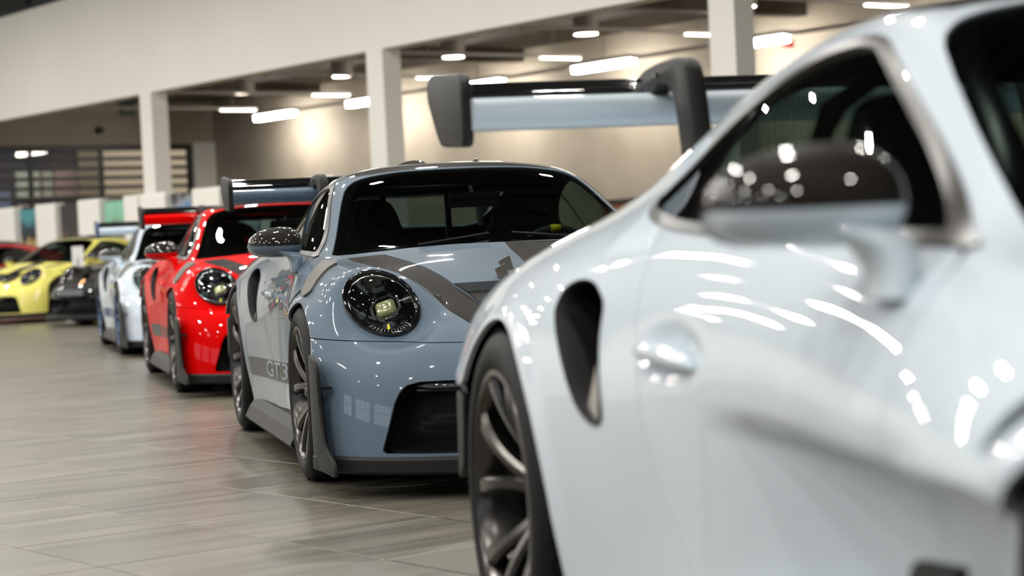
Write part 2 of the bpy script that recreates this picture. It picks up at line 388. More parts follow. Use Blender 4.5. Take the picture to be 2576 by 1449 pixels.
trim, glass = split(dlo, lambda V: -g_side(V, DLO, .48)-.0165, 0)
BODY_BVH = BVHTree.FromPolygons([tuple(v) for v in BV], [tuple(t) for t in BT])
def on_body(p, d):                      # nearest hit on the (left) half of the body along direction d
    h = BODY_BVH.ray_cast(Vector(p), Vector(d)); return h[0], h[1]
# ------------------------------------------------------------------ materials
def paint_mat(name, col, rough=.42, coat=1.0):
    m = new_mat(name, col, rough, .0, coat, .02, .10)
    return m
M = {}
M['slate'] = paint_mat('slate_paint', srgb(98,114,129))
M['pale'] = paint_mat('pale_blue_grey_paint', srgb(206,218,228))
M['red'] = paint_mat('red_paint', (.62,.0008,.0008), .5, .45); M['red'].node_tree.nodes['Principled BSDF'].inputs['Specular IOR Level'].default_value = .02
M['white'] = paint_mat('ice_white_paint', srgb(200,212,224))
M['yellow'] = paint_mat('yellow_paint', (.76,.70,.17), .5, .6)
M['black'] = paint_mat('black_paint', (.006,.006,.007), .5, .7)
M['darkred'] = paint_mat('dark_red_paint', (.42,.012,.015))
M['gloss_black'] = new_mat('gloss_black', (.006,.006,.007), .06, 0, .6)
M['satin_black'] = new_mat('satin_black', (.008,.008,.009), .42, spec=.3)
M['matte_grey'] = new_mat('matte_dark_grey', (.017,.0165,.016), .5, spec=.2)
M['trim'] = new_mat('bronze_grey_trim', (.022,.019,.016), .30, 0, spec=.22)
M['plate'] = new_mat('lit_plate_grey', (.11,.10,.092), .5, spec=.2)  # matte grey made lighter to stand for light on the upward plate
M['vane'] = new_mat('vane_grey', (.40,.37,.34), .4)
M['rubber'] = new_mat('tyre_rubber', (.009,.009,.010), .65, spec=.25)
M['wheel_dark'] = new_mat('dark_satin_wheel', (.085,.080,.076), .24, .9)
M['wheel_blue'] = new_mat('blue_wheel', (.02,.06,.16), .25, .4, .5)
M['interior'] = new_mat('interior_black', (.010,.010,.010), .8)
M['dash'] = new_mat('dash_fabric', (.035,.04,.036), .85)
M['steel'] = new_mat('brushed_steel', (.45,.44,.42), .3, 1)
M['void'] = new_mat('duct_black', (.004,.004,.004), .6, spec=.15)
M['disc'] = new_mat('brake_disc', (.10,.10,.10), .4, .9)
M['chrome'] = new_mat('lamp_chrome', (.6,.6,.6), .08, 1)
M['lens_yellow'] = new_mat('projector_glass', (.42,.44,.22), .12, .3, 1, .02)
M['yellow_mark'] = new_mat('yellow_mark', (.85,.70,.0), .4)
M['white_print'] = new_mat('white_print', (.75,.75,.75), .5)
M['grey_print'] = new_mat('grey_print', (.18,.18,.18), .5)
M['blue_decal'] = new_mat('blue_decal', (.02,.06,.16), .35)
M['dark_decal'] = new_mat('dark_decal', (.022,.025,.027), .35)
M['belt'] = new_mat('harness_cyan', (.28,.55,.58), .6)
def carbon_mat():
    m = new_mat('carbon_weave', (.02,.019,.018), .45, .0, 1.0, .02, .05); nt, lk, b = nodes(m)
    tc = nt.new('ShaderNodeTexCoord'); mp = nt.new('ShaderNodeMapping'); mp.inputs['Rotation'].default_value = (0,0,math.radians(34))
    w = nt.new('ShaderNodeTexWave'); w.inputs['Scale'].default_value = 62; w.wave_type = 'BANDS'
    r = nt.new('ShaderNodeValToRGB'); r.color_ramp.elements[0].color = (.007,.006,.006,1); r.color_ramp.elements[1].color = (.030,.026,.022,1)
    lk.new(tc.outputs['Object'], mp.inputs['Vector']); lk.new(mp.outputs[0], w.inputs['Vector']); lk.new(w.outputs[1], r.inputs[0]); lk.new(r.outputs[0], b.inputs['Base Color'])
    return m
M['carbon'] = carbon_mat()
def glass_mat(name, tint, refl=1.0):
    m = bpy.data.materials.new(name); m.use_nodes = True; nt = m.node_tree.nodes; lk = m.node_tree.links
    nt.remove(nt['Principled BSDF']); out = nt['Material Output']
    t = nt.new('ShaderNodeBsdfTransparent'); t.inputs[0].default_value = (*tint, 1)
    g = nt.new('ShaderNodeBsdfGlossy'); g.inputs['Roughness'].default_value = .01; g.inputs[0].default_value = (.95*refl,)*3+(1,)
    lw = nt.new('ShaderNodeLayerWeight'); lw.inputs[0].default_value = .5
    pw = nt.new('ShaderNodeMath'); pw.operation = 'POWER'; pw.inputs[1].default_value = 5.0; lk.new(lw.outputs['Facing'], pw.inputs[0])
    f = nt.new('ShaderNodeMath'); f.operation = 'MULTIPLY_ADD'; f.inputs[1].default_value = .955; f.inputs[2].default_value = .045; lk.new(pw.outputs[0], f.inputs[0])
    mx = nt.new('ShaderNodeMixShader'); lk.new(f.outputs[0], mx.inputs[0]); lk.new(t.outputs[0], mx.inputs[1]); lk.new(g.outputs[0], mx.inputs[2]); lk.new(mx.outputs[0], out.inputs[0])
    return m
M['screen'] = glass_mat('windscreen_glass', (.40,.47,.44))
M['side_glass'] = glass_mat('side_glass', (.34,.42,.39))
M['clear'] = glass_mat('headlamp_glass', (.93,.95,.95))
def mesh_grille_mat():
    m = new_mat('grille_mesh', (.012,.012,.012), .55, spec=.15); nt, lk, b = nodes(m)
    tc = nt.new('ShaderNodeTexCoord'); mp = nt.new('ShaderNodeMapping'); mp.inputs['Scale'].default_value = (75,52,1); mp.inputs['Rotation'].default_value = (0,0,.12)
    br = nt.new('ShaderNodeTexBrick'); br.inputs['Color1'].default_value = (.004,.004,.004,1); br.inputs['Color2'].default_value = (.006,.006,.006,1); br.inputs['Mortar'].default_value = (.055,.05,.044,1); br.inputs['Mortar Size'].default_value = .035; br.inputs['Scale'].default_value = 1.0
    lk.new(tc.outputs['Object'], mp.inputs['Vector']); lk.new(mp.outputs[0], br.inputs['Vector']); lk.new(br.outputs[0], b.inputs['Base Color'])
    return m
M['mesh'] = mesh_grille_mat()
# ------------------------------------------------------------------ the sports car: parts
ROLE = {}
def shell(name, Ms, role, parent, thick=.012, off=0.0):
    """join clipped surface pieces into one mesh object"""
    Vs, Ns, Ts, k = [], [], [], 0
    for m in Ms:
        V, N, T = m
        if off: V = V+N*off
        if thick: V, N, T = thicken(V, N, T, thick)
        Vs.append(V); Ns.append(N); Ts.append(T+k); k += len(V)
    o = link(name, mesh_np(name, np.concatenate(Vs), np.concatenate(Ts), np.concatenate(Ns)), M.get(role), parent)
    ROLE[o.name] = role; return o
def part(mb, name, role, parent, smooth=False, angle=None, loc=None, recalc=True):
    o = mb.obj(name, M.get(role), parent, smooth, angle, recalc, loc); ROLE[o.name] = role; return o
def put(name, me, role, parent, loc=None):
    o = link(name, me, M.get(role), parent, loc); ROLE[o.name] = role; return o
for k in ('paint', 'wheelmat', 'decalmat', 'letter', 'capmat', 'panelmat'): M[k] = {'paint': M['slate'], 'wheelmat': M['wheel_dark'], 'decalmat': M['dark_decal'], 'letter': M['slate'], 'capmat': M['carbon'], 'panelmat': M['slate']}[k]
def text_mesh(txt, size, stretch=1.0, bold=0.0):
    cu = bpy.data.curves.new('text', 'FONT'); cu.body = txt; cu.size = size; cu.align_x = 'CENTER'; cu.align_y = 'CENTER'; cu.offset = bold
    to = bpy.data.objects.new('text', cu); COL.objects.link(to); dg = bpy.context.evaluated_depsgraph_get()
    me = bpy.data.meshes.new_from_object(to.evaluated_get(dg)); bpy.data.objects.remove(to)
    for v in me.vertices: v.co.x *= stretch
    return me

def make_wheel(parent, name, R, w, rr, loc, dish, flip):
    """outer face towards -y"""
    o = -w/2
    mb = MB().lathe([(rr+.004,o+.012),(rr,o+.004),(rr-.010,o+.003),(rr-.017,o+.012),(rr-.024,o+.045),(rr-.034,o+.10),(rr-.036,-o-.05),(rr-.006,-o-.01),(rr,-o-.01),(rr+.004,-o-.02)], 64, 1)
    wh = part(mb, name, 'wheelmat', parent, smooth=True, angle=.9, loc=loc)
    if flip: wh.rotation_euler = (0, 0, math.pi)
    k = (R-rr)
    pr = [(rr-.002,o+.014),(rr+.012,o+.002),(rr+.18*k+.012,o-.003),(rr+.55*k,o+.0),(rr+.80*k,o+.012),(rr+.94*k,o+.030),(R-.001,o+.060),(R,o+.09)]
    pr = pr+[(r,-h) for r, h in pr[::-1]]
    part(MB().lathe(pr, 80, 1), 'tyre', 'rubber', wh, smooth=True)
    # tread grooves as thin dark rings are left out of sight; shoulder sipes:
    sip = MB()
    for i in range(60):
        q = 2*math.pi*i/60; Rm = Matrix.Rotation(-q, 3, 'Y')
        c = Rm @ Vector((R-.010, o+.036, 0)); sip.box(tuple(c), (.020, .030, .004), Rm)
    part(sip, 'tread_block', 'rubber', wh)['kind'] = 'stuff'
    # spokes: five forked pairs
    hub = dish
    sm = {}
    for sgn in (1, -1):
        n = 12; V = []; F = []
        for i in range(n+1):
            t = i/n; r = .050+(rr-.018-.050)*t
            ang = sgn*(math.radians(4)+math.radians(14)*(t**.75)); h = o+.010+(hub-.01)*(1-t)**1.7
            wd = .020-.004*math.sin(math.pi*t)+.008*t**4; th = .042-.014*t
            er = Vector((math.cos(ang), 0, math.sin(ang))); et = Vector((-math.sin(ang), 0, math.cos(ang)))
            for a, b in ((-1,.010),(-.55,0),(.55,0),(1,.010),(.75,th),(-.75,th)):
                V.append(er*r+et*(a*wd)+Vector((0, h+b, 0)))
        for i in range(n):
            for j in range(6): F.append((i*6+j, i*6+(j+1) % 6, (i+1)*6+(j+1) % 6, (i+1)*6+j))
        F.append((0,1,2,3,4,5)); F.append(tuple(n*6+j for j in (5,4,3,2,1,0)))
        sm[sgn] = MB().add(V, F).mesh('spoke', True, .7)
    for i in range(5):
        for sgn in (1, -1):
            s = put('spoke', sm[sgn], 'wheelmat', wh); s.rotation_euler = (0, math.radians(72*i+54), 0)
    hb = o+hub
    part(MB().lathe([(0,hb-.028),(.018,hb-.028),(.022,hb-.022),(.030,hb-.020),(.034,hb-.004),(.052,hb-.002),(.070,hb+.006),(.078,hb+.022),(.075,hb+.05),(0,hb+.05)], 40, 1), 'hub', 'wheelmat', wh, smooth=True, angle=.6)
    part(MB().lathe([(.07,hb+.075),(rr-.065,hb+.075),(rr-.065,hb+.105),(.07,hb+.105)], 48, 1, closed=True), 'brake_disc', 'disc', wh, smooth=True, angle=.6)
    cal = MB()
    pts = [(rr-.052,-35),(rr-.052,-15),(rr-.052,15),(rr-.052,35)]
    V = []; F = []
    for a in (-38,-20,0,20,38):
        q = math.radians(a+180)
        for r, h in ((rr-.045,hb+.055),(rr-.115,hb+.055),(rr-.115,hb+.125),(rr-.045,hb+.125)): V.append((r*math.cos(q), h, r*math.sin(q)))
    for i in range(4):
        for j in range(4): F.append((i*4+j, i*4+(j+1) % 4, i*4+4+(j+1) % 4, i*4+4+j))
    F += [(0,1,2,3),(19,18,17,16)]
    part(cal.add(V, F), 'brake_caliper', 'gloss_black', wh)
    return wh

def lamp_frame(side):
    s = Vector((1, side, 1)) if side < 0 else Vector((1,1,1))
    f = lambda v: Vector((v[0], v[1]*(1 if side > 0 else -1), v[2]))
    return f(LC), f(LR), f(LU), f(LN), f(LQ)
def ell_lathe(prof, c, R, U, N, n=56):
    """elliptic lathe: prof (scale, height)"""
    V = []; F = []; m = len(prof)
    for k in range(n):
        q = 2*math.pi*k/n
        for r, h in prof: V.append(c+R*(LA*r*math.cos(q))+U*(LB*r*math.sin(q))+N*h)
    for k in range(n):
        for i in range(m-1): kk = (k+1) % n; F.append((k*m+i, kk*m+i, kk*m+i+1, k*m+i+1))
    return V, F
def make_headlight(parent, side):
    c, RC, U, N, R = lamp_frame(side)
    h = part(MB().add(*ell_lathe([(1.0,-.012),(1.0,.000),(.985,.010),(.955,.015),(.915,.013),(.885,.004),(.87,-.010)], c, RC, U, N)), 'headlight', 'gloss_black', parent, smooth=True)
    part(MB().add(*ell_lathe([(.88,-.006),(.86,.000),(.845,-.004)], c, RC, U, N)), 'chrome_ring', 'chrome', h, smooth=True)
    part(MB().add(*ell_lathe([(.87,-.008),(.80,-.020),(.66,-.052),(.45,-.075),(.2,-.08),(0.001,-.08)], c, RC, U, N)), 'lamp_bowl', 'gloss_black', h, smooth=True)
    # inner trim crescent, towards the nose
    # projector: rounded square dome in a hexagonal frame
    px = c-R*.006+U*.004
    V = []; F = []; n = 32; rings = 7
    for i in range(rings):
        t = i/(rings-1); r = math.cos(t*math.pi/2)**.8 if i < rings-1 else 0.001
        for k in range(n):
            q = 2*math.pi*k/n; e = (abs(math.cos(q))**5+abs(math.sin(q))**5)**(-1/5)
            V.append(px+R*(.040*r*e*math.cos(q))+U*(.036*r*e*math.sin(q))+N*(-.050+.024*math.sin(t*math.pi/2)))
    for i in range(rings-1):
        for k in range(n): F.append((i*n+k, i*n+(k+1) % n, (i+1)*n+(k+1) % n, (i+1)*n+k))
    part(MB().add(V, F), 'projector', 'lens_yellow', h, smooth=True)
    fr = MB(); V = []; F = []
    for k in range(8):
        q = 2*math.pi*(k+.5)/8
        for r, hh in ((.066,-.062),(.060,-.040),(.050,-.038),(.046,-.052)): V.append(px+R*(r*1.05*math.cos(q))+U*(r*math.sin(q))+N*hh)
    for k in range(8):
        for i in range(3): kk = (k+1) % 8; F.append((k*4+i, kk*4+i, kk*4+i+1, k*4+i+1))
    part(fr.add(V, F), 'projector_frame', 'satin_black', h)
    Rm = Matrix((R, U, N)).transposed()
    for (a, b, wa, wb) in ((0,.088,.062,.026),(0,-.086,.058,.030),(-.092,0,.030,.044),(.088,0,.030,.046)):
        mb = MB(); wv = .72
        V = []
        for hh, s in ((-.075,1),(-.030,.86)):
            for sa, sb in ((-1,-1),(1,-1),(1,1),(-1,1)):
                out = 1 if (b*sb > 0 or a*sa > 0) else wv
                ka = out if abs(b) > abs(a) else 1; kb = out if abs(a) > abs(b) else 1
                V.append(c+R*(a+sa*wa/2*s*ka)+U*(b+sb*wb/2*s*kb)+N*hh)
        mb.add(V, [(0,3,2,1),(4,5,6,7),(0,1,5,4),(1,2,6,5),(2,3,7,6),(3,0,4,7)])
        part(mb, 'light_block', 'lamp_block', h)
    rib = MB()
    for q in (38, 142, 218, 322):
        q = math.radians(q); d = R*math.cos(q)+U*math.sin(q); e = R*-math.sin(q)+U*math.cos(q)
        p0 = c+d*.060+N*-.045; p1 = c+d*.115+N*-.022; V = []
        for p in (p0, p1):
            for a, b in ((-.004,0),(.004,0),(.002,.008),(-.002,.008)): V.append(p+e*a+N*b)
        rib.add(V, [(0,1,2,3),(7,6,5,4),(0,4,5,1),(1,5,6,2),(2,6,7,3),(3,7,4,0)])
    part(rib, 'lamp_rib', 'gloss_black', h)
    # small yellow reflection painted as a flat patch on the lower block
    mb = MB(); V = []
    for a, b in ((-.004,-.020),(.008,-.020),(.004,.004),(-.004,.004)): V.append(c+R*a+U*(b-.086)+N*-.0285)
    part(mb.add(V, [(0,1,2,3)]), 'lamp_glint', 'yellow_mark', h)
    part(MB().add(*ell_lathe([(.875,.004),(.86,.012),(.76,.026),(.60,.038),(.40,.046),(.2,.050),(.001,.051)], c, RC, U, N)), 'lamp_lens', 'clear', h, smooth=True)
    tm = text_mesh('PORSCHE', .0115, 1.3)
    xd = -R if side < 0 else R
    xd = xd if (xd.y > 0) else -xd
    base = c+(-R*.098)+U*-.012+N*-.010
    for v in tm.vertices: v.co = base+xd*v.co.x+U*v.co.y
    tl = put('lettering', tm, 'white_print', h)
    # perforated lower trim
    pt = MB()
    for i in range(13):
        for j in range(4):
            q = math.radians(232+i*7); r = .80-.045*j
            p = c-RC*(LA*r*math.cos(q)*(1))+U*(LB*r*math.sin(q))+N*(-.016-.006*j); e = -R*-math.sin(q)+U*math.cos(q); d = -R*math.cos(q)+U*math.sin(q)
            V = [p+e*a+d*b for a, b in ((-.0012,-.0045),(.0012,-.0045),(.0012,.0045),(-.0012,.0045))]
            pt.add(V, [(0,1,2,3)])
    part(pt, 'lamp_grid', 'grey_print', h)
    return h
M['lamp_block'] = new_mat('lamp_block_glass', (.05,.06,.07), .05, .3, 1)

def make_mirror(parent, s):
    """s = -1 right side; housing lower half is the part, the cap a sub-part"""
    def half_shell(lo, hi, grow=0.0):
        n, m = 26, 18; V = []; F = []
        for i in range(n+1):
            t = i/n; k = max(1-abs(2*t-1)**2.7, 0)**(1/2.4)
            top = (.082+grow)*k*(.74+.42*t-.14*t*t*t); bot = .052*k*(.85+.2*t); fw = (.085+grow)*k; bk = (.052+grow)*k
            y = 1.032-.228*t; cx = -.665+.07*t
            for j in range(m+1):
                ph = lo+(hi-lo)*j/m; c, sn = math.cos(ph), math.sin(ph)
                e = 2.0 if c > 0 else 3.2
                q = (abs(c)**e+abs(sn)**e)**(-1/e)
                x = cx+(fw if c > 0 else bk)*c*q; z = .937+(top if sn > 0 else bot)*sn*q
                V.append((x, s*y, z))
        for i in range(n):
            for j in range(m): F.append((i*(m+1)+j, i*(m+1)+j+1, (i+1)*(m+1)+j+1, (i+1)*(m+1)+j))
        return V, F
    low = MB().add(*half_shell(math.pi, 2*math.pi))
    mi = part(low, 'mirror', 'paint', parent, smooth=True)
    part(MB().add(*half_shell(0, math.pi, .0015)), 'mirror_cap', 'capmat', mi, smooth=True)
    V = []; F = []; n = 16
    st = [((-.625,.895,.915),(.070,.048)),((-.595,.862,.905),(.070,.044)),((-.572,.842,.886),(.060,.032)),((-.556,.838,.862),(.052,.025)),((-.545,.844,.838),(.047,.022)),((-.54,.848,.825),(.045,.020))]
    for (c, r) in st:
        for k in range(n):
            q = 2*math.pi*k/n; e = (abs(math.cos(q))**3+abs(math.sin(q))**3)**(-1/3)
            V.append((c[0]+r[0]*e*math.cos(q), s*(c[1]+r[1]*e*math.sin(q)), c[2]))
    for i in range(len(st)-1):
        for k in range(n): F.append((i*n+k, i*n+(k+1) % n, (i+1)*n+(k+1) % n, (i+1)*n+k))
    part(MB().add(V, F), 'mirror_arm', 'paint', mi, smooth=True)
    V = [( -.722, s*(.925+.095*math.cos(q)*(abs(math.cos(q))**3+abs(math.sin(q))**3)**(-1/3)), .938+.048*math.sin(q)*(abs(math.cos(q))**3+abs(math.sin(q))**3)**(-1/3)) for q in [2*math.pi*k/24 for k in range(24)]]
    part(MB().add(V, [tuple(range(24))]), 'mirror_glass', 'chrome', mi)
    return mi

def conform(poly, off, side=-1, dirn='top', thick=0.006, bulge=None):
    """thin plate cut from the body surface inside a 2d outline"""
    g = (g_top(BV, poly, .6) if dirn == 'top' else g_side(BV, poly, .6))
    V, N, T = clip_tri(BV, BNV, BT, g, True)
    V = V+N*off
    m = thicken(V, N, T, thick)
    return flipy(*m) if side < 0 else m

def make_car():
    car = empty('sports_car')
    both = lambda m: [m, flipy(*m)]
    bs_ = shell('body_shell', both(body), 'paint', car)
    shell('front_bumper', both(bump), 'paint', car)
    hc = shell('hood', both(hood), 'carbon', car)
    hp, _ = split(flipy(*hood), lambda V: g_top(V*[1,-1,1], HOODC, .5), 0)
    hpan = shell('hood_panel', [hp], 'panelmat', hc, .004, .0012)
    hp2, _ = split(hood, lambda V: g_top(V, np.array([(-.4,.7),(-.4,.27),(-.1,.235),(.4,.20),(.4,.7)]), .5), 0)
    shell('hood_panel', [hp2], 'panelmat', hc, .004, .0012)
    for m in both(strip): shell('hood_strip', [m], 'carbon', hc)
    # hood outlet: mesh floor, walls, nostril hoods
    vpoly = [(.306,0),(.298,.2),(.289,.333),(.40,.30),(.505,.276),(.60,.25),(.64,.15),(.655,0)]
    fp = vpoly+[(x,-y) for x, y in vpoly[::-1][1:-1]]
    V = []; n = len(fp)
    for x, y in fp:
        h, _n = on_body((x, abs(y), 2), (0,0,-1)); V.append((x, y, h.z-.028))
    vo = part(MB().add(V, [tuple(range(n))]), 'hood_vent', 'mesh', car)
    W = [(x, y, z+.034) for x, y, z in V]
    part(MB().add(V+W, [(i, (i+1) % n, n+(i+1) % n, n+i) for i in range(n)]), 'vent_wall', 'gloss_black', vo)
    for s in (-1, 1):
        nb = MB(); VV = []; FF = []
        for i in range(9):
            for j in range(7):
                a = math.pi*i/8; b = (math.pi/2)*j/6
                VV.append((.50+.085*math.cos(a)*math.cos(b), s*(.205+.075*math.sin(a)*math.cos(b)*1.0-.03), .655+.062*math.sin(b)))
        for i in range(8):
            for j in range(6): FF.append((i*7+j, i*7+j+1, (i+1)*7+j+1, (i+1)*7+j))
        part(nb.add(VV, FF), 'nostril_hood', 'gloss_black', vo, smooth=True)
    for (p, q) in (((.285,-.150),(.265,-.105)),((.20,-.115),(.175,-.065))):        # twin deflector blades on the hood
        b = MB(); VV = []
        for (x, y), hh in ((p,.046),(q,.058)):
            hz = on_body((x, abs(y), 2), (0,0,-1))[0].z
            VV += [(x,y,hz-.004),(x-.014,y,hz-.004),(x-.034,y-.012,hz+hh),(x-.022,y-.012,hz+hh)]
        b.add(VV, [(0,1,2,3),(7,6,5,4),(0,4,5,1),(1,5,6,2),(2,6,7,3),(3,7,4,0)])
        part(b, 'hood_blade', 'plate', hc)
    for k, m in enumerate(both(door)):
        s = 1 if k == 0 else -1
        d = shell('door', [m], 'paint', car)
        # handle: flush blade standing off its hollow
        VV = []; FF = []; n = 20
        for i in range(n+1):
            t = -1+2*i/n; r = max(1-abs(t)**2.6, 0)**.5; x = -1.42+.150*t
            hit = on_body((x, 2, .710), (0,-1,0))[0]; y0 = hit.y+.018*math.exp(-abs((x+1.42)/.13)**3)
            for j in range(12):
                q = 2*math.pi*j/12
                VV.append((x, s*(y0+.001+(.020*r)*math.cos(q)+.006*r), .708+(.017*r)*math.sin(q)-.006*t+.010*r))
        for i in range(n):
            for j in range(12): FF.append((i*12+j, i*12+(j+1) % 12, (i+1)*12+(j+1) % 12, (i+1)*12+j))
        dh = part(MB().add(VV, FF), 'door_handle', 'paint', d, smooth=True)
    rp = shell('roof_panel', both(roofp), 'carbon', car)
    for s in (-1, 1):
        VV = []; FF = []; n = 14
        for i in range(n+1):
            x = -1.28-.60*i/n; y = s*(.125+.10*i/n); hz = on_body((x, abs(y), 2), (0,0,-1))[0].z; hh = .022*math.sin(math.pi*min(1, i/n*1.02))**.5+.0005
            VV += [(x, y-s*.03, hz-.003), (x, y-s*.006, hz+hh*.9), (x, y+s*.004, hz+hh), (x, y+s*.010, hz-.003)]
        for i in range(n):
            for j in range(3): FF.append((i*4+j, i*4+j+1, (i+1)*4+j+1, (i+1)*4+j))
        part(MB().add(VV, FF), 'roof_fin', 'carbon', rp, smooth=True, angle=1.0)
    ws = shell('windshield', both(wind), 'screen', car, 0, -.002)
    fr_in = np.array(WS); c0 = np.array([-.66, 0]); 
    frm, _ = split(wind, lambda V: -g_top(V, WS, .84)-.045, 0)
    shell('windshield_border', both(frm), 'gloss_black', ws, 0, -.004)
    for s in (-1, 1):
        p0 = on_body((-.30, .18, 2), (0,0,-1))[0]
        pts = [Vector((x, (y*s if True else y), on_body((x, abs(y), 2), (0,0,-1))[0].z+.012)) for x, y in ((-.285,.36),(-.30,.20),(-.33,.05))]
        part(MB().tube(pts, .006, 6), 'wiper', 'satin_black', ws)
    rw = shell('rear_window', both(rearw), 'side_glass', car, 0, -.002)
    for k, m in enumerate(both(glass)):
        sw = shell('side_window', [m], 'side_glass', car, 0, -.003)
        tm_ = trim if k == 0 else flipy(*trim)
        shell('window_trim', [tm_], 'trim', sw, .008, .005)
        q = np.array([(-1.60,.86),(-1.625,.86),(-1.665,1.25),(-1.64,1.25)])
        pil, _ = split(glass, lambda V: g_side(V, q, .45), 0)
        if k: pil = flipy(*pil)
        shell('window_pillar', [pil], 'gloss_black', sw, 0, .001)
    for s in (1, -1): make_headlight(car, s)
    for s in (1, -1): make_mirror(car, s)
    for s in (1, -1):
        FV = np.array(rounded([(-.325,.752),(-.134,.722),(.122,.868),(.10,.895),(.02,.893)], .02, 4))
        fv = conform(FV, .010, s, 'top', .012)
        o = link('fender_vent', mesh_np('fender_vent', fv[0], fv[2], fv[1]), M['plate'], car); ROLE[o.name] = 'plate'
        # rear intake duct
        loop = INTAKE[::2]; VV = []; FF = []; n = len(loop); prof = [(0,1.0,.004),(.004,.97,.003),(.010,.93,-.004),(.02,.91,-.02),(.05,.86,-.06),(.10,.8,-.11)]
        c = loop.mean(0)
        for (t, sc, dy) in prof:
            for p in loop:
                hit = on_body((p[0], 2, p[1]), (0,-1,0))[0]; q = c+(p-c)*(sc if t < .03 else sc)+np.array([-.25*max(0, t-.02), 0])
                VV.append((q[0], s*(hit.y+dy), q[1]))
        for i in range(len(prof)-1):
            for k in range(n): FF.append((i*n+k, i*n+(k+1) % n, (i+1)*n+(k+1) % n, (i+1)*n+k))
        FF.append(tuple((len(prof)-1)*n+k for k in range(n)))
        ai = part(MB().add(VV, FF), 'side_intake', 'void', car, smooth=True, angle=1.0)
        vv = MB(); y0 = on_body((-1.80, 2, .66), (0,-1,0))[0].y
        vv.add([(-1.84,s*(y0-.004),.592),(-1.755,s*(y0-.003),.585),(-1.765,s*(y0-.010),.665),(-1.80,s*(y0-.022),.705),(-1.855,s*(y0-.040),.63)], [(0,1,2),(0,2,3),(0,3,4)])
        part(vv, 'intake_vane', 'vane', ai)
        # sill, blades
        x0, x1 = -1.985, -.31
        sl = MB().prism([(.70,.10),(.915,.092),(.932,.112),(.905,.165),(.872,.205),(.70,.205)], 0, x0, x1)
        sl.V = [(v[0], s*(v[1]+.018*max(0, min(1, (-1.4-v[0])/.5))), v[2]) for v in sl.V]
        si = part(sl, 'sill', 'matte_grey', car)
        part(MB().add([(-.575,s*.870,.12),(-.570,s*.825,.49),(-.555,s*.823,.506),(-.46,s*.812,.510),(-.44,s*.86,.12),(-.575,s*.855,.12),(-.570,s*.810,.49),(-.555,s*.808,.506),(-.46,s*.797,.510),(-.44,s*.845,.12)],
            [(0,1,2,3,4),(9,8,7,6,5),(0,5,6,1),(1,6,7,2),(2,7,8,3),(3,8,9,4),(4,9,5,0)]), 'side_vane', 'satin_black', car)
        rf = rounded([(-2.905,.572),(-2.825,.562),(-2.855,.40),(-2.925,.36)], .015, 3)
        part(MB().prism(rf, 1, s*.918, s*.936, .003), 'rear_vane', 'matte_grey', car, angle=.6)
        bp = rounded([(.425,.525),(.545,.505),(.575,.47),(.590,.33),(.635,.19),(.735,.135),(.745,.085),(.455,.10),(.437,.3)], .03, 4)
        bl = MB().prism(bp, 1, -.007, .007, .003)
        bl.V = [(v[0], s*(.928+v[1]-.10*max(0, v[0]-.50)-.10*max(0, v[0]-.62)), v[2]) for v in bl.V]
        bd = part(bl, 'side_blade', 'matte_grey', car, angle=.6)
        part(MB().box((.56, s*.895, .40), (.02,.05,.012)), 'blade_bracket', 'satin_black', bd)
    # front splitter follows the lower edge of the bumper
    E = BS[-1][::6]; tn = np.gradient(E, axis=0); nn = np.stack([tn[:,1], -tn[:,0]], 1); nn /= np.linalg.norm(nn, axis=1)[:,None]
    if nn[0,0] < 0: nn = -nn
    nn[0] = (1, 0)
    out = E[:,:2]+nn*.026; inn = E[:,:2]-nn*.30; inn[:,1] = np.maximum(inn[:,1], 0); inn[:,0] = np.minimum(inn[:,0], .72); inn[0,1] = 0
    mid = E[:,:2]+nn*.018
    full = lambda A: np.concatenate([A*[1,-1], A[::-1]]) if False else np.concatenate([(A*[1,-1])[::-1], A[1:]])
    o_, i_, m_ = full(out), full(inn), full(mid); n = len(o_); VV = []
    for A, z in ((i_,.152),(m_,.152),(o_,.142),(o_,.100),(m_,.090),(i_,.090)): VV += [(a[0], a[1], z) for a in A]
    FF = [(r*n+k, r*n+k+1, (r+1)*n+k+1, (r+1)*n+k) for r in range(5) for k in range(n-1)]
    part(MB().add(VV, FF), 'splitter', 'matte_grey', car, smooth=True, angle=.5)
    # nose duct
    dk = MB(); nY = 18; VV = []; FF = []
    sec = [(.0,.425),(-.05,.418),(-.17,.40),(-.24,.345),(-.23,.25),(-.17,.19),(-.08,.166),(-.005,.160)]
    for i in range(nY+1):
        t = -1+2*i/nY; edge = max(0, (abs(t)-.76)/.24)
        for dx, z in sec:
            ym = float(np.interp(z, [.16,.26,.345,.385,.41,.43],[.722,.694,.668,.645,.60,.55])); y = t*ym
            xs = on_body((3, abs(y), z), (-1,0,0))[0].x-.014; VV.append((xs+dx*(1-edge**2*.85), y, min(z, .4185)))
    m = len(sec)
    for i in range(nY):
        for j in range(m-1): FF.append((i*m+j, i*m+j+1, (i+1)*m+j+1, (i+1)*m+j))
    nd = part(dk.add(VV, FF), 'nose_duct', 'satin_black', car, smooth=True)
    for s in (1, -1):
        pts = []
        for k in range(9):
            y = .590-.34*k/8; h = on_body((3, y, .404), (-1,0,0))[0]; pts.append(Vector((h.x-.022, s*y, .402)))
        part(MB().tube(pts, [.004]+[.0115]*7+[.006], 10), 'light_bar', 'lamp_block', nd, smooth=True)
        pts = [Vector((p.x-.004, p.y, .386)) for p in pts]
        part(MB().tube(pts+[Vector((pts[-1].x+.05, 0, .386))], .005, 6), 'duct_ledge', 'satin_black', nd)
    pts = []
    part(MB().box((.80,0,.372), (.012,.76,.014)), 'duct_bar', 'paint', nd)
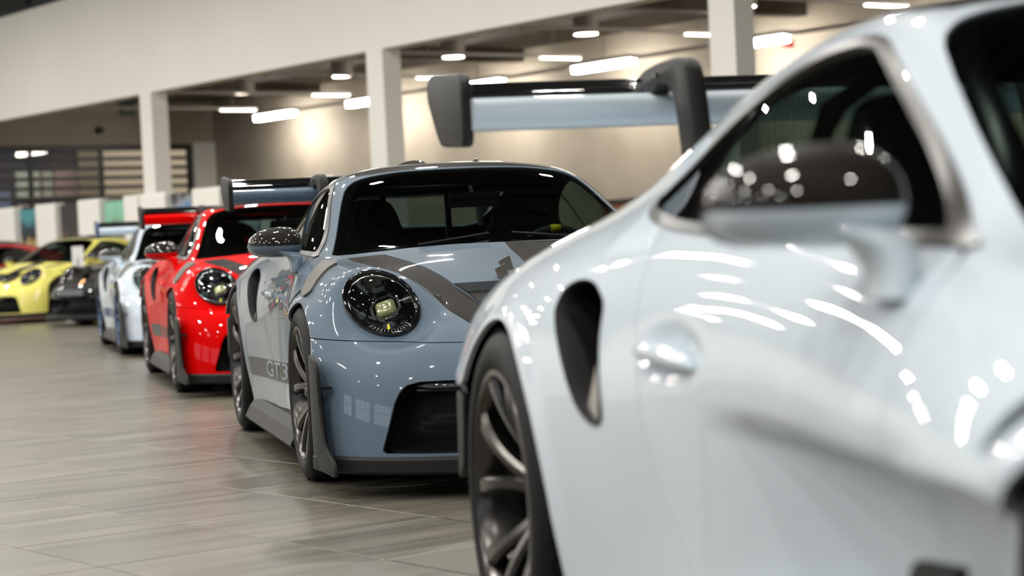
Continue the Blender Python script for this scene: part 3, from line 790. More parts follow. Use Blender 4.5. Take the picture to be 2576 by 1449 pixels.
    # rear wing
    main = smooth_loop([(-2.842,1.222),(-2.852,1.240),(-2.88,1.248),(-2.96,1.238),(-3.06,1.244),(-3.145,1.264),(-3.145,1.258),(-3.06,1.218),(-2.98,1.183),(-2.91,1.172),(-2.86,1.190)], 4)
    wg = MB().prism([tuple(p) for p in main], 1, -.872, .872)
    rwing = part(wg, 'rear_wing', 'paint', car, smooth=True, angle=1.2)
    flap = smooth_loop([(-3.125,1.274),(-3.16,1.286),(-3.24,1.296),(-3.315,1.318),(-3.317,1.312),(-3.25,1.278),(-3.17,1.264)], 4)
    part(MB().prism([tuple(p) for p in flap], 1, -.872, .872), 'wing_flap', 'gloss_black', rwing, smooth=True, angle=1.2)
    for s in (1, -1):
        ep = rounded([(-3.335,1.325),(-3.28,1.340),(-2.93,1.312),(-2.89,1.285),(-2.893,1.155),(-2.91,1.136),(-3.19,1.152),(-3.255,1.20),(-3.34,1.275)], .035, 5)
        part(MB().prism(ep, 1, s*.866, s*.895, .008), 'endplate', 'wingend', rwing, smooth=True, angle=.7)
        sn = [tuple(p) for p in smooth_line([(-2.50,.96),(-2.535,1.10),(-2.56,1.21),(-2.585,1.275),(-2.63,1.305),(-2.70,1.312),(-2.88,1.308),(-2.965,1.292),(-3.005,1.268),(-3.0,1.250),(-2.965,1.250)],4)]+[(-2.93,1.262),(-2.90,1.243),(-2.86,1.240)]+[tuple(p) for p in smooth_line([(-2.80,1.262),(-2.72,1.250),(-2.675,1.20),(-2.645,1.10),(-2.62,.96)],4)]
        nk = part(MB().prism(sn, 1, s*.40, s*.445, .007), 'swan_neck', 'matte_grey', rwing, smooth=True, angle=.7)
        for xx in (-2.945,-2.80):
            part(MB().lathe([(0,-.004),(.006,-.004),(.006,.004),(0,.004)], 10, 1, (xx, s*.447, 1.283)), 'wing_bolt', 'gloss_black', rwing)
    # wheels and housings
    make_wheel(car, 'wheel', .350, .275, .264, (0,-.787,.350), .055, False)
    make_wheel(car, 'wheel', .350, .275, .264, (0,.787,.350), .055, True)
    make_wheel(car, 'wheel', .365, .335, .277, (-2.457,-.772,.365), .095, False)
    make_wheel(car, 'wheel', .365, .335, .277, (-2.457,.772,.365), .095, True)
    for (x, z, R, yi) in ((.06,.35,.395,.52),(-2.457,.365,.402,.48)):
        for s in (1, -1):
            VV = []; FF = []; n = 24
            for i in range(n+1):
                q = math.radians(-22+224*i/n)
                yo = .885 if (x < -1 or q < math.radians(118)) else max(.755, .885-.13*(q-math.radians(118))/math.radians(25))
                for y in (yi, yo): VV.append((x+R*math.cos(q)*(1.05 if x > -1 else 1.05), s*y, z+R*math.sin(q)*.94))
            for i in range(n): FF.append((i*2, i*2+1, i*2+3, i*2+2))
            FF.append(tuple(i*2 for i in range(n+1)))
            part(MB().add(VV, FF), 'wheel_housing', 'interior', car)
    # lining and floor
    g3 = BS[::3, ::3]; n3 = BN[::3, ::3]; sh = g3.shape; I = np.arange(sh[0]*sh[1]).reshape(sh[:2])
    a, b, c, d = I[:-1,:-1].ravel(), I[:-1,1:].ravel(), I[1:,1:].ravel(), I[1:,:-1].ravel()
    T3 = np.concatenate([np.stack([a,b,c],1), np.stack([a,c,d],1)]); L = (g3.reshape(-1,3), n3.reshape(-1,3), T3)
    for gf in (g_lamp, lambda V: g_side(V, ARCHF), lambda V: g_side(V, ARCHR), lambda V: g_side(V, INTAKE, .7), lambda V: g_top(V, WS, .84), lambda V: g_side(V, DLO, .48), lambda V: g_top(V, REARWIN, .9), lambda V: g_top(V, VENT, .5), lambda V: g_front(V, GRILLE)):
        _, L = split(L, gf, 0)
    shell('cabin_lining', both((L[0]-L[1]*.022, -L[1], L[2][:,::-1])), 'interior', car, 0)
    fl = MB().box((-1.15,0,.135), (4.1,1.0,.03)).box((-1.15,0,.135), (1.66,1.62,.03)).box((.30,0,.40), (.03,1.04,.5)).box((-2.0,0,.62), (.03,1.3,.75))
    part(fl, 'floor_pan', 'interior', car)
    # cabin
    db = MB().prism([(-.30,.845),(-.42,.868),(-.60,.872),(-.74,.855),(-.80,.80),(-.80,.55),(-.34,.55)], 1, -.66, .66)
    da = part(db, 'dashboard', 'dash', car, angle=.6)
    VV = []; FF = []
    for i in range(9):
        for j in range(13):
            a = math.pi*j/12; t = i/8; VV.append((-.45-.30*t, .37+.20*math.cos(a), .868+.060*math.sin(a)*(.35+.65*math.sin(t*math.pi/2))))
    for i in range(8):
        for j in range(12): FF.append((i*13+j, i*13+j+1, (i+1)*13+j+1, (i+1)*13+j))
    part(MB().add(VV, FF), 'instrument_hood', 'dash', da, smooth=True)
    part(MB().lathe([(0,.055),(.02,.052),(.036,.040),(.043,.02),(.044,0)], 20, 2, (-.46,-.02,.868)), 'dash_clock', 'dash', da, smooth=True)
    tl = math.radians(24); cw = Vector((-.90,.37,.80)); nrm = Vector((-math.cos(tl),0,math.sin(tl))); up = Vector((math.sin(tl),0,math.cos(tl)))
    sw_ = MB(); n = 48; pts = [cw+Vector((0,1,0))*(.175*math.cos(2*math.pi*k/n))+up*(.175*math.sin(2*math.pi*k/n)) for k in range(n+1)]
    stw = part(sw_.tube(pts, .016, 10, False), 'steering_wheel', 'dash', car, smooth=True)
    part(MB().tube([pts[11], pts[12], pts[13]], .0172, 10), 'wheel_mark', 'yellow_mark', stw, smooth=True)
    part(MB().tube([pts[0], cw, pts[24]], .014, 8).tube([cw, pts[36]], .016, 8), 'wheel_spoke', 'satin_black', stw, smooth=True)
    for s in (1, -1):
        o = [tuple(p) for p in smooth_loop([(-.20,.30),(-.25,.45),(-.27,.62),(-.29,.78),(-.25,.90),(-.16,.98),(-.13,1.07),(-.08,1.13),(.08,1.13),(.13,1.07),(.16,.98),(.25,.90),(.29,.78),(.27,.62),(.25,.45),(.20,.30)], 3)]
        sb = MB().prism(o, 0, -1.30, -1.21, .02); sb.V = [(v[0]-.30*(v[2]-.3), v[1]+s*.37, v[2]) for v in sb.V]
        se = part(sb, 'seat', 'interior', car, smooth=True, angle=.8)
        part(MB().box((-1.08, s*.37, .30), (.48,.46,.14)), 'seat_cushion', 'interior', se)
        for q in (-1, 1):
            part(MB().tube([(-1.47,s*.37+q*.075,.955),(-1.45,s*.37+q*.085,.90),(-1.415,s*.37+q*.09,.80)], .011, 6), 'harness', 'belt', se)
    rb = MB().tube([(-1.66,-.56,.3),(-1.66,-.55,.9),(-1.66,-.47,1.12),(-1.66,-.38,1.175),(-1.66,.38,1.175),(-1.66,.47,1.12),(-1.66,.55,.9),(-1.66,.56,.3)], .02, 10)
    rb.tube([(-1.66,-.52,1.0),(-1.66,.50,.62)], .016, 8).tube([(-1.66,.05,1.175),(-1.66,.05,.5)], .016, 8).tube([(-1.66,-.27,1.175),(-1.66,-.27,.5)], .016, 8).tube([(-1.66,.45,1.13),(-2.25,.42,.85)], .016, 8).tube([(-1.66,-.45,1.13),(-2.25,-.42,.85)], .016, 8)
    part(rb, 'roll_bar', 'satin_black', car, smooth=True)
    part(MB().prism(rounded([(-.12,-.032),(.12,-.032),(.115,.035),(-.115,.035)], .02), 0, -.74, -.72).tube([(-.73,0,.0),(-.80,0,.06)], .01, 6), 'cabin_mirror', 'satin_black', car, loc=(-.04,-.01,1.10))
    # livery on the flank
    dp = np.array(rounded([(-1.93,.318),(-.62,.318),(-.60,.408),(-1.95,.408)], .012, 3))
    for s in (1, -1):
        dm = conform(dp, .0022, s, 'side', .001)
        dc = link('side_decal', mesh_np('side_decal', dm[0], dm[2], dm[1]), M['decalmat'], car); ROLE[dc.name] = 'decalmat'
        tm = text_mesh('GT3 RS', .105, 2.6, .001)
        bmm = bmesh.new(); bmm.from_mesh(tm); bmesh.ops.triangulate(bmm, faces=bmm.faces)
        bmesh.ops.subdivide_edges(bmm, edges=[e for e in bmm.edges if e.calc_length() > .04], cuts=3, use_grid_fill=False)
        bmm.to_mesh(tm); bmm.free()
        for v in tm.vertices:
            xx = -1.12+(v.co.x if s < 0 else -v.co.x); zz = .364+v.co.y
            hit = on_body((xx, 2, zz), (0,-1,0))[0]; v.co = (xx, s*(hit.y+.0042), zz)
        put('lettering', tm, 'letter', dc)
    return car
M['wingend'] = M['matte_grey']
CAR0 = make_car()

def kids(o): return [c for c in bpy.data.objects if c.parent == o]
CHILD = {}
for o in bpy.data.objects:
    if o.parent: CHILD.setdefault(o.parent.name, []).append(o)
def base(n): return n.split('.')[0]
def finish_car(src, x, y, heading, look, label, group, skip=(), steer=0.0, first=False):
    """place the car (or a copy of it with copies of its parts) and give it its own colours"""
    def cp(o, parent):
        if base(o.name) in skip: return
        c = o.copy(); COL.objects.link(c); c.parent = parent
        ROLE[c.name] = ROLE.get(o.name)
        for k in CHILD.get(o.name, []): cp(k, c)
        dress(c); return c
    def dress(c):
        r = ROLE.get(c.name)
        if r in look and c.type == 'MESH':
            c.material_slots[0].link = 'OBJECT'; c.material_slots[0].material = look[r]
        if steer and base(c.name) == 'wheel' and abs(c.location.x) < .1: c.rotation_euler.z += steer
    root = src.copy(); COL.objects.link(root)
    for k in CHILD[src.name]: cp(k, root)
    root.location = (x, y, 0); root.rotation_euler = (0,0,heading-math.pi/2)
    tag(root, label, 'car', group); return root
# ------------------------------------------------------------------ the showroom (room frame: p to the right and back, q to the far left)
RA_ = .651
def W(p, q, z=0.0): return (p*math.cos(RA_)-q*math.sin(RA_), p*math.sin(RA_)+q*math.cos(RA_), z)
def rbox(mb, p0, p1, q0, q1, z0, z1): return mb.box(((p0+p1)/2, (q0+q1)/2, (z0+z1)/2), (abs(p1-p0), abs(q1-q0), abs(z1-z0)))
def robj(mb, name, mat, parent=None, **k):
    o = mb.obj(name, mat, parent, **k)
    if parent is None: o.rotation_euler = (0,0,RA_)
    return o
def struct(o): o['kind'] = 'structure'; return o
def noise_mat(name, c0, c1, scale=(1,1,1), rough=.6, detail=6, coat=0.0, bump=0.0, nscale=1.0):
    m = new_mat(name, c0, rough, 0, coat, .15); nt, lk, b = nodes(m)
    g = nt.new('ShaderNodeTexCoord'); mp = nt.new('ShaderNodeMapping'); mp.inputs['Scale'].default_value = scale
    n = nt.new('ShaderNodeTexNoise'); n.inputs['Scale'].default_value = nscale; n.inputs['Detail'].default_value = detail
    r = nt.new('ShaderNodeValToRGB'); r.color_ramp.elements[0].position = .3; r.color_ramp.elements[1].position = .7
    r.color_ramp.elements[0].color = (*c0,1); r.color_ramp.elements[1].color = (*c1,1)
    lk.new(g.outputs['Object'], mp.inputs[0]); lk.new(mp.outputs[0], n.inputs['Vector']); lk.new(n.outputs[0], r.inputs[0]); lk.new(r.outputs[0], b.inputs['Base Color'])
    return m
WHITE = noise_mat('white_plaster', srgb(234,232,225), srgb(242,240,234), (1,1,1), .7, 3, nscale=.4)
CONC = noise_mat('warm_concrete', srgb(160,151,136), srgb(184,175,160), (1,1,1), .75, 6, nscale=.7)
CEILM = noise_mat('dark_ceiling', srgb(74,66,57), srgb(88,79,69), (1,1,1), .8, 4, nscale=.5)
DARKM = new_mat('dark_metal', (.02,.022,.025), .45)
HALLC = new_mat('hall_ceiling_metal', (.035,.037,.04), .55, .2)
DWALL = noise_mat('charcoal_cladding', srgb(58,58,60), srgb(66,66,68), (1,1,1), .8, 3, nscale=.5)
GROUT = new_mat('tile_grout', srgb(170,163,147), .7)
# floor: slab with tiles
TS = .6105; TP, TQ = 3.214, 5.504
def tile_mat():
    m = new_mat('floor_tile', (.3,.3,.27), .3, 0, 0); nt, lk, b = nodes(m)
    g = nt.new('ShaderNodeNewGeometry'); rot = nt.new('ShaderNodeMapping'); rot.vector_type = 'POINT'; rot.inputs['Rotation'].default_value = (0,0,-RA_)
    lk.new(g.outputs['Position'], rot.inputs[0])
    mp = nt.new('ShaderNodeMapping'); mp.inputs['Scale'].default_value = (.55, 5.5, 1); lk.new(rot.outputs[0], mp.inputs[0])
    # shift the figure from tile to tile
    sn = nt.new('ShaderNodeVectorMath'); sn.operation = 'SUBTRACT'; sn.inputs[1].default_value = (TP, TQ, 0); lk.new(rot.outputs[0], sn.inputs[0])
    dv = nt.new('ShaderNodeVectorMath'); dv.operation = 'SCALE'; dv.inputs['Scale'].default_value = 1/TS; lk.new(sn.outputs[0], dv.inputs[0])
    fl = nt.new('ShaderNodeVectorMath'); fl.operation = 'FLOOR'; lk.new(dv.outputs[0], fl.inputs[0])
    sep = nt.new('ShaderNodeSeparateXYZ'); lk.new(fl.outputs[0], sep.inputs[0]); cmb = nt.new('ShaderNodeCombineXYZ'); lk.new(sep.outputs[0], cmb.inputs[0]); lk.new(sep.outputs[1], cmb.inputs[1])
    wn = nt.new('ShaderNodeTexWhiteNoise'); wn.noise_dimensions = '3D'; lk.new(cmb.outputs[0], wn.inputs['Vector'])
    ad = nt.new('ShaderNodeVectorMath'); ad.operation = 'MULTIPLY_ADD'; ad.inputs[1].default_value = (30,30,30); lk.new(wn.outputs['Color'], ad.inputs[0]); lk.new(mp.outputs[0], ad.inputs[2])
    n1 = nt.new('ShaderNodeTexNoise'); n1.inputs['Scale'].default_value = 1.6; n1.inputs['Detail'].default_value = 8; n1.inputs['Roughness'].default_value = .62; lk.new(ad.outputs[0], n1.inputs['Vector'])
    r = nt.new('ShaderNodeValToRGB'); e = r.color_ramp.elements; e[0].position = .32; e[1].position = .68
    e[0].color = (*srgb(82,80,71),1); e[1].color = (*srgb(117,112,99),1); lk.new(n1.outputs[0], r.inputs[0])
    n2 = nt.new('ShaderNodeTexNoise'); n2.inputs['Scale'].default_value = 220; n2.inputs['Detail'].default_value = 2; lk.new(g.outputs['Position'], n2.inputs['Vector'])
    mx = nt.new('ShaderNodeMix'); mx.data_type = 'RGBA'; mx.blend_type = 'OVERLAY'; mx.inputs[0].default_value = .22; lk.new(r.outputs[0], mx.inputs[6]); lk.new(n2.outputs['Color'], mx.inputs[7]); 
    hs = nt.new('ShaderNodeHueSaturation'); hs.inputs['Saturation'].default_value = 1.0
    vm = nt.new('ShaderNodeMath'); vm.operation = 'MULTIPLY_ADD'; vm.inputs[1].default_value = .06; vm.inputs[2].default_value = .97; lk.new(wn.outputs['Value'], vm.inputs[0]); lk.new(vm.outputs[0], hs.inputs['Value'])
    bw = nt.new('ShaderNodeRGBToBW'); lk.new(n2.outputs['Color'], bw.inputs[0])
    cm = nt.new('ShaderNodeMix'); cm.data_type = 'RGBA'; cm.blend_type = 'OVERLAY'; cm.inputs[0].default_value = .18; lk.new(r.outputs[0], cm.inputs[6]); lk.new(bw.outputs[0], cm.inputs[7])
    lk.new(cm.outputs[2], hs.inputs['Color']); lk.new(hs.outputs[0], b.inputs['Base Color'])
    rr = nt.new('ShaderNodeMapRange'); rr.inputs['To Min'].default_value = .24; rr.inputs['To Max'].default_value = .40; lk.new(n1.outputs[0], rr.inputs[0]); lk.new(rr.outputs[0], b.inputs['Roughness'])
    b.inputs['Specular IOR Level'].default_value = .42
    return m
TILE = tile_mat()
PMIN, PMAX, QMIN, QMAX = -14.0, 25.0, -13.0, 45.0
floor_o = struct(robj(rbox(MB(), PMIN-.3, PMAX+.3, QMIN-.3, QMAX+.3, -.12, -.004), 'floor', GROUT))
tm_ = MB(); g_ = .0022; h_ = TS/2-g_; c_ = .0015
for z, s in ((-.008, h_), (-.0012, h_), (0, h_-c_)): tm_.V += [(-s,-s,z),(s,-s,z),(s,s,z),(-s,s,z)]
tm_.F = [(8,9,10,11)]+[(a*4+k, a*4+(k+1) % 4, a*4+4+(k+1) % 4, a*4+4+k) for a in (0,1) for k in range(4)]
tile_me = tm_.mesh('tile')
cells = []
F_, cr, sr = 5045.0, math.cos(.0473), math.sin(.0473)
for i in range(int((PMIN-TP)/TS), int((PMAX-TP)/TS)):
    for j in range(int((QMIN-TQ)/TS), int((QMAX-TQ)/TS)):
        x, y, _ = W(TP+(i+.5)*TS, TQ+(j+.5)*TS)
        vis = 0
        if y > 2.5:
            d = y+.0241*.916; px = F_*x/d; py = F_*(.916-.0241*y)/d
            X = 1288+px*cr+py*sr; Y = 724.5-px*sr+py*cr
            # in view, in front of / between the cars: left of a line through the wheels
            if -150 < X < 1330 and Y < 1540: vis = 1
        cells.append((0 if vis else 1, y if vis else 1e3+math.hypot(x, y), i, j))
cells.sort()
tmb = MB()
for k, (_, _, i, j) in enumerate(cells):
    p, q = TP+(i+.5)*TS, TQ+(j+.5)*TS
    if k < 300: link('tile', tile_me, TILE, floor_o, (p, q, 0))
    else: tmb.add([(p+s*h_, q+t*h_, 0) for s, t in ((-1,-1),(1,-1),(1,1),(-1,1))], [(0,1,2,3)])
ft = tmb.obj('floor_tiles', TILE, floor_o, recalc=False); ft['kind'] = 'stuff'
# walls and ceilings
ceil_o = struct(robj(rbox(MB(), PMIN-.3, 17.5, QMIN-.3, 60, 8.0, 8.2), 'ceiling', HALLC))
rbm = MB()
for k in range(110): rbox(rbm, PMIN, 17.5, QMIN+.54*k, QMIN+.54*k+.20, 7.90, 8.001)
rb_o = robj(rbm, 'ceiling_rib', HALLC, ceil_o); rb_o['kind'] = 'stuff'
struct(robj(rbox(MB(), 17.86, PMAX+.3, QMIN, QMAX+.3, 4.75, 4.95), 'ceiling_bay', CEILM))
struct(robj(rbox(MB(), PMAX, PMAX+.3, QMIN, QMAX+.3, 0, 4.8), 'wall_right', CONC))
struct(robj(rbox(MB(), PMIN, PMAX, QMIN-.3, QMIN, 0, 8.0), 'wall_back', DWALL))
# far wall with window opening
p0, p1, zt = 14.0, 24.36, 3.70
fw = rbox(MB(), p1, PMAX, QMAX, QMAX+.3, 0, 4.8); rbox(fw, 17.5, p1, QMAX, QMAX+.3, zt, 8.0); rbox(fw, p0, p1, QMAX, QMAX+.3, 0, .5)
hw = rbox(MB(), PMIN, p0, QMAX, QMAX+.3, 0, 8.0); rbox(hw, p0, 17.5, QMAX, QMAX+.3, zt, 8.0); struct(robj(hw, 'wall_far_hall', WHITE))
struct(robj(fw, 'wall_far', CONC))
struct(robj(rbox(MB(), 24.36, 24.98, QMAX-.10, QMAX-.001, 0, 3.74), 'trim_1', WHITE))
# far window: frame, mullions, panes, louvre slats; street side beyond
wn = struct(robj(rbox(rbox(rbox(MB(), p0, p1, QMAX+.05, QMAX+.13, zt-.10, zt), p0, p1, QMAX+.05, QMAX+.13, .5, .6), p1-.10, p1, QMAX+.05, QMAX+.13, .6, zt-.1), 'window_1', DARKM))
robj(rbox(MB(), p0, p1-.1, QMAX+.085, QMAX+.095, .6, zt-.1), 'pane', glass_mat('window_pane', (.86,.86,.85)), wn)
for x in (16.2, 18.0, 20.05, 21.9): robj(rbox(MB(), x-.05, x+.05, QMAX+.05, QMAX+.13, .6, zt-.1), 'mullion', DARKM, wn)
sl_me = rbox(MB(), p0, p1-.1, -.035, .035, -.042, .042).mesh('slat')
for k in range(13):
    o = link('slat', sl_me, DARKM, wn, (0, QMAX-.02, zt-.11-.232*k))
OUT = new_mat('outside_render', srgb(222,196,160), .8); OUT2 = new_mat('outside_rose', srgb(236,200,194), .8); OUT3 = new_mat('outside_grey_blue', srgb(56,60,72), .8); OUT5 = new_mat('outside_pale_blue', srgb(130,146,176), .8); OUT4 = new_mat('outside_white', srgb(240,238,214), .8)
nb = robj(rbox(MB(), 8, 26.5, QMAX+7, QMAX+9, -.1, 7.5), 'neighbour_building', OUT3); tag(nb, 'grey blue building seen outside through the louvred window', 'building')
for (a0, a1, b0, b1, m) in ((22.65,23.33,2.62,3.45,OUT4),(23.42,23.70,2.62,3.4,OUT4),(23.78,24.75,2.62,3.50,OUT2),(22.65,23.33,1.4,2.5,OUT2),(23.42,23.70,1.4,2.5,OUT2),(23.78,24.75,1.4,2.5,OUT2),(21.9,22.45,.6,2.9,OUT5)):
    robj(rbox(MB(), a0, a1, QMAX+6.85, QMAX+7, b0, b1), 'window', m, nb)
nb2 = robj(rbox(MB(), 24.33, 36, QMAX+5, QMAX+6.5, -.1, 7.5), 'beige_building', OUT); tag(nb2, 'beige rendered building seen outside through the right of the louvred window', 'building')
pav = robj(rbox(MB(), -30, 40, QMAX+.3, QMAX+40, -.12, -.02), 'pavement', CONC); struct(pav)
# hall side wall with a band of windows, and the wall behind the camera
wl = rbox(rbox(MB(), PMIN-.3, PMIN, QMIN, QMAX, 0, 2.6), PMIN-.3, PMIN, QMIN, QMAX, 5.2, 8.0)
for q in range(-13, 46, 6): rbox(wl, PMIN-.3, PMIN, q-.6, q+.6, 2.6, 5.2)
struct(robj(wl, 'wall_left', DWALL))
for k, q in enumerate(range(-10, 44, 6)):
    f = struct(robj(rbox(rbox(rbox(rbox(MB(), PMIN-.2, PMIN-.12, q-2.4, q+2.4, 2.6, 2.68), PMIN-.2, PMIN-.12, q-2.4, q+2.4, 5.12, 5.2), PMIN-.2, PMIN-.12, q-2.4, q-2.32, 2.68, 5.12), PMIN-.2, PMIN-.12, q+2.32, q+2.4, 2.68, 5.12), 'window_%d' % (k+2), DARKM))
    for x in (-.8, .8): robj(rbox(MB(), PMIN-.2, PMIN-.12, q+x-.03, q+x+.03, 2.68, 5.12), 'mullion', DARKM, f)
    robj(rbox(MB(), PMIN-.2, PMIN-.12, q-2.32, q+2.32, 3.87, 3.93), 'transom', DARKM, f)
# upstand beam on columns, dark glazing above it
struct(robj(rbox(MB(), 17.5, 17.84, QMIN, QMAX, 3.98, 6.14), 'wall_fascia', WHITE))
for k, q in enumerate((-5.6, 2.3, 10.3, 18.15, 26.02, 33.8)):
    struct(robj(rbox(MB(), 17.5, 17.84, q-.0, q+.46, 0, 3.98), 'trim_%d' % (k+2), WHITE))
cg = struct(robj(rbox(rbox(MB(), 17.55, 17.63, QMIN, QMAX, 6.14, 6.24), 17.55, 17.63, QMIN, QMAX, 7.9, 8.0), 'window_20', DARKM))
robj(rbox(MB(), 17.60, 17.61, QMIN, QMAX, 6.24, 7.9), 'pane', new_mat('dark_pane', (.02,.03,.032), .08), cg)
for q in range(-11, 45, 2): robj(rbox(MB(), 17.55, 17.63, q+.25, q+.35, 6.24, 7.9), 'mullion', DARKM, cg)
# bay ceiling: beams and duct
for k, q in enumerate((8.5, 16.5, 24.3, 32.2, 40.0)):
    struct(robj(rbox(MB(), 17.9, 25, q-.15, q+.15, 4.5, 4.75), 'trim_%d' % (k+10), CEILM))
dct = MB().tube([(18.7, -12, 4.42), (18.7, 44.9, 4.42)], .22, 16); d_ = robj(dct, 'duct', new_mat('duct_metal', (.13,.12,.11), .5, .3), None, smooth=True, angle=.9); tag(d_, 'long round dark metal duct under the bay ceiling behind the white beam', 'duct')
dct = MB().tube([(20.6, -12, 4.55), (20.6, 44.9, 4.55)], .07, 10); d_ = robj(dct, 'ceiling_pipe', new_mat('pipe_metal', (.22,.20,.18), .5, .3), None, smooth=True, angle=.9); tag(d_, 'thin ceiling pipe running beside the thick duct', 'pipe')
# lights of the bay: cross rails with a glow added at the wall end, wall washers, round ceiling lights
LAMP = new_mat('lamp_white', (1,1,1), .5, emit=(1,.93,.84), estr=62.0)
RAILGLOW = new_mat('rail_end_glow', (1,1,1), .5, emit=(1,.94,.86), estr=6.0)
RAILM = new_mat('rail_grey', (.34,.31,.28), .5)
nm = {40.45:'farthest', 36.45:'second farthest', 32.55:'third from the far window', 28.6:'fourth from the far window', 24.7:'fifth from the far window', 20.7:'sixth from the far window', 16.8:'nearest'}
for q, w in nm.items():
    r = robj(rbox(MB(), 19.3, 23.65, q-.03, q+.03, 4.20, 4.25), 'light_rail', RAILM); tag(r, 'thin cross light rail in the bay, %s' % w, 'light', 'cross light rails under the bay ceiling')
    robj(MB().box((19.3, q, 4.215), (.10,.10,.10)), 'rail_end', RAILM, r)
    robj(rbox(MB(), 22.7, 23.6, q-.035, q+.035, 4.17, 4.20), 'tube', RAILGLOW, r)  # faint emission put in so the rail end looks lit; no lamp there
    for x in (20.2, 23.0): robj(rbox(MB(), x-.006, x+.006, q-.006, q+.006, 4.25, 4.75), 'hanger', RAILM, r)
    s = robj(MB().box((24.02, q-.02+.0, 4.135), (.12, .02, .06)), 'wall_washer', RAILM); s.location = (0,0,0)
    tag(s, 'bright linear wall washer along the concrete wall, %s' % w, 'light', 'wall washers along the concrete wall')
    robj(rbox(MB(), 23.94, 24.11, q-1.0, q+.65, 3.985, 4.095), 'tube', LAMP, s)
    robj(rbox(MB(), 23.86, 24.18, q-1.05, q+.70, 4.10, 4.17), 'shade', RAILM, s)
    robj(rbox(MB(), 23.98, 24.07, q-3.3, q-1.05, 4.08, 4.14), 'washer_body', RAILM, s)
    robj(rbox(MB(), 24.02, 24.03, q-.2, q-.18, 4.17, 4.75), 'hanger', RAILM, s)
    c = robj(MB().lathe([(0,4.42),(.20,4.42),(.20,4.48),(0,4.48)], 20, 2, (22.33, q-1.75, 0)), 'ceiling_spot', LAMP); tag(c, 'small round bright ceiling light in the bay, %s' % w, 'light', 'round ceiling lights in the bay')
    robj(MB().lathe([(.205,4.41),(.225,4.41),(.225,4.75),(.205,4.75)], 20, 2, (22.33, q-1.75, 0), closed=True), 'housing', RAILM, c)
sk = robj(rbox(MB(), 24.85, 25, 24.5, 24.62, 4.0, 4.12), 'alarm_sounder', new_mat('alarm_red', (.6,.03,.02), .4)); tag(sk, 'small red alarm box high on the concrete wall', 'alarm')
sp = robj(MB().lathe([(0,44.86),(.07,44.86),(.085,44.89),(.085,44.999),(0,44.999)], 16, 1, (21.85, 0, 4.05)), 'wall_speaker', new_mat('speaker_black', (.015,.015,.015), .6), None, smooth=True, angle=.6); tag(sp, 'small round black speaker on the concrete above the louvred window', 'speaker')
sg = robj(rbox(MB(), 22.45, 22.8, 44.9, 44.98, 4.42, 4.75), 'emergency_sign', new_mat('sign_green', (.03,.07,.05), .4)); tag(sg, 'dark green emergency sign box above the louvred window', 'sign')
cb = rbox(MB(), 24.5, 24.99, 27.2, 29.2, 0, 1.50); cbo = robj(cb, 'wooden_cabinet', noise_mat('timber', srgb(150,96,52), srgb(176,120,72), (1,6,1), .5)); tag(cbo, 'brown wooden cabinet with black top against the concrete wall', 'cabinet')
robj(rbox(MB(), 24.46, 24.99, 27.16, 29.24, 1.50, 1.58), 'cabinet_top', DARKM, cbo)
# hall lights: pairs of square panels
HL = new_mat('panel_light', (1,1,1), .5, emit=(1,.965,.90), estr=730.0); HB = new_mat('lamp_housing', (.25,.25,.25), .5)
pan_me = MB().add([(-.185,-.085,-.062),(-.015,-.085,-.062),(-.015,.085,-.062),(-.185,.085,-.062)], [(0,3,2,1)]).mesh('panel', recalc=False)
pan2 = MB().add([(.015,-.085,-.062),(.185,-.085,-.062),(.185,.085,-.062),(.015,.085,-.062)], [(0,3,2,1)]).mesh('panel', recalc=False)
hb_me = MB().box((0,0,0), (.42,.22,.12)).mesh('high_bay_light')
rod = rbox(MB(), -.01, .01, -.01, .01, .06, .9).mesh('hanger')
n_ = 0
for qi, q in enumerate(np.arange(-3.1, 43, 4.1)):
    for pi_, p in enumerate(np.arange(-8.75, 13, 4.2)):
        if q < 4 and p > 0: continue
        o = link('high_bay_light', hb_me, HB, None, W(p, q, 7.1)); o.rotation_euler = (0,0,RA_)
        tag(o, 'twin square panel light hanging from the dark hall ceiling', 'light', 'twin panel lights under the hall ceiling')
        link('panel', pan_me, HL, o); link('panel', pan2, HL, o); link('hanger', rod, HB, o)
# poster wall in front of the columns
KP = 17.2/16.5
PW = noise_mat('panel_white', srgb(243,241,235), srgb(247,245,240), (1,1,1), .6, 2, nscale=.5); FRM = new_mat('poster_frame', (.012,.014,.018), .4)
def photo_mat(name, cols, seed):
    m = new_mat(name, (.1,.1,.1), .35); nt, lk, b = nodes(m)
    tc = nt.new('ShaderNodeTexCoord'); sep = nt.new('ShaderNodeSeparateXYZ'); lk.new(tc.outputs['Generated'], sep.inputs[0])
    n = nt.new('ShaderNodeTexNoise'); n.inputs['Scale'].default_value = 3.2; n.inputs['Detail'].default_value = 3; n.noise_dimensions = '4D'; n.inputs['W'].default_value = seed; lk.new(tc.outputs['Generated'], n.inputs['Vector'])
    a = nt.new('ShaderNodeMath'); a.operation = 'MULTIPLY_ADD'; a.inputs[1].default_value = .45; lk.new(n.outputs[0], a.inputs[0])
    s2 = nt.new('ShaderNodeMath'); s2.operation = 'SUBTRACT'; s2.inputs[1].default_value = .22; lk.new(sep.outputs[2], s2.inputs[0]); lk.new(s2.outputs[0], a.inputs[2])
    r = nt.new('ShaderNodeValToRGB'); e = r.color_ramp.elements
    e[0].position = cols[0][0]; e[0].color = (*srgb(*cols[0][1]),1); e[1].position = cols[-1][0]; e[1].color = (*srgb(*cols[-1][1]),1)
    for ps, c in cols[1:-1]: q = e.new(ps); q.color = (*srgb(*c),1)
    lk.new(a.outputs[0], r.inputs[0]); lk.new(r.outputs[0], b.inputs['Base Color']); return m
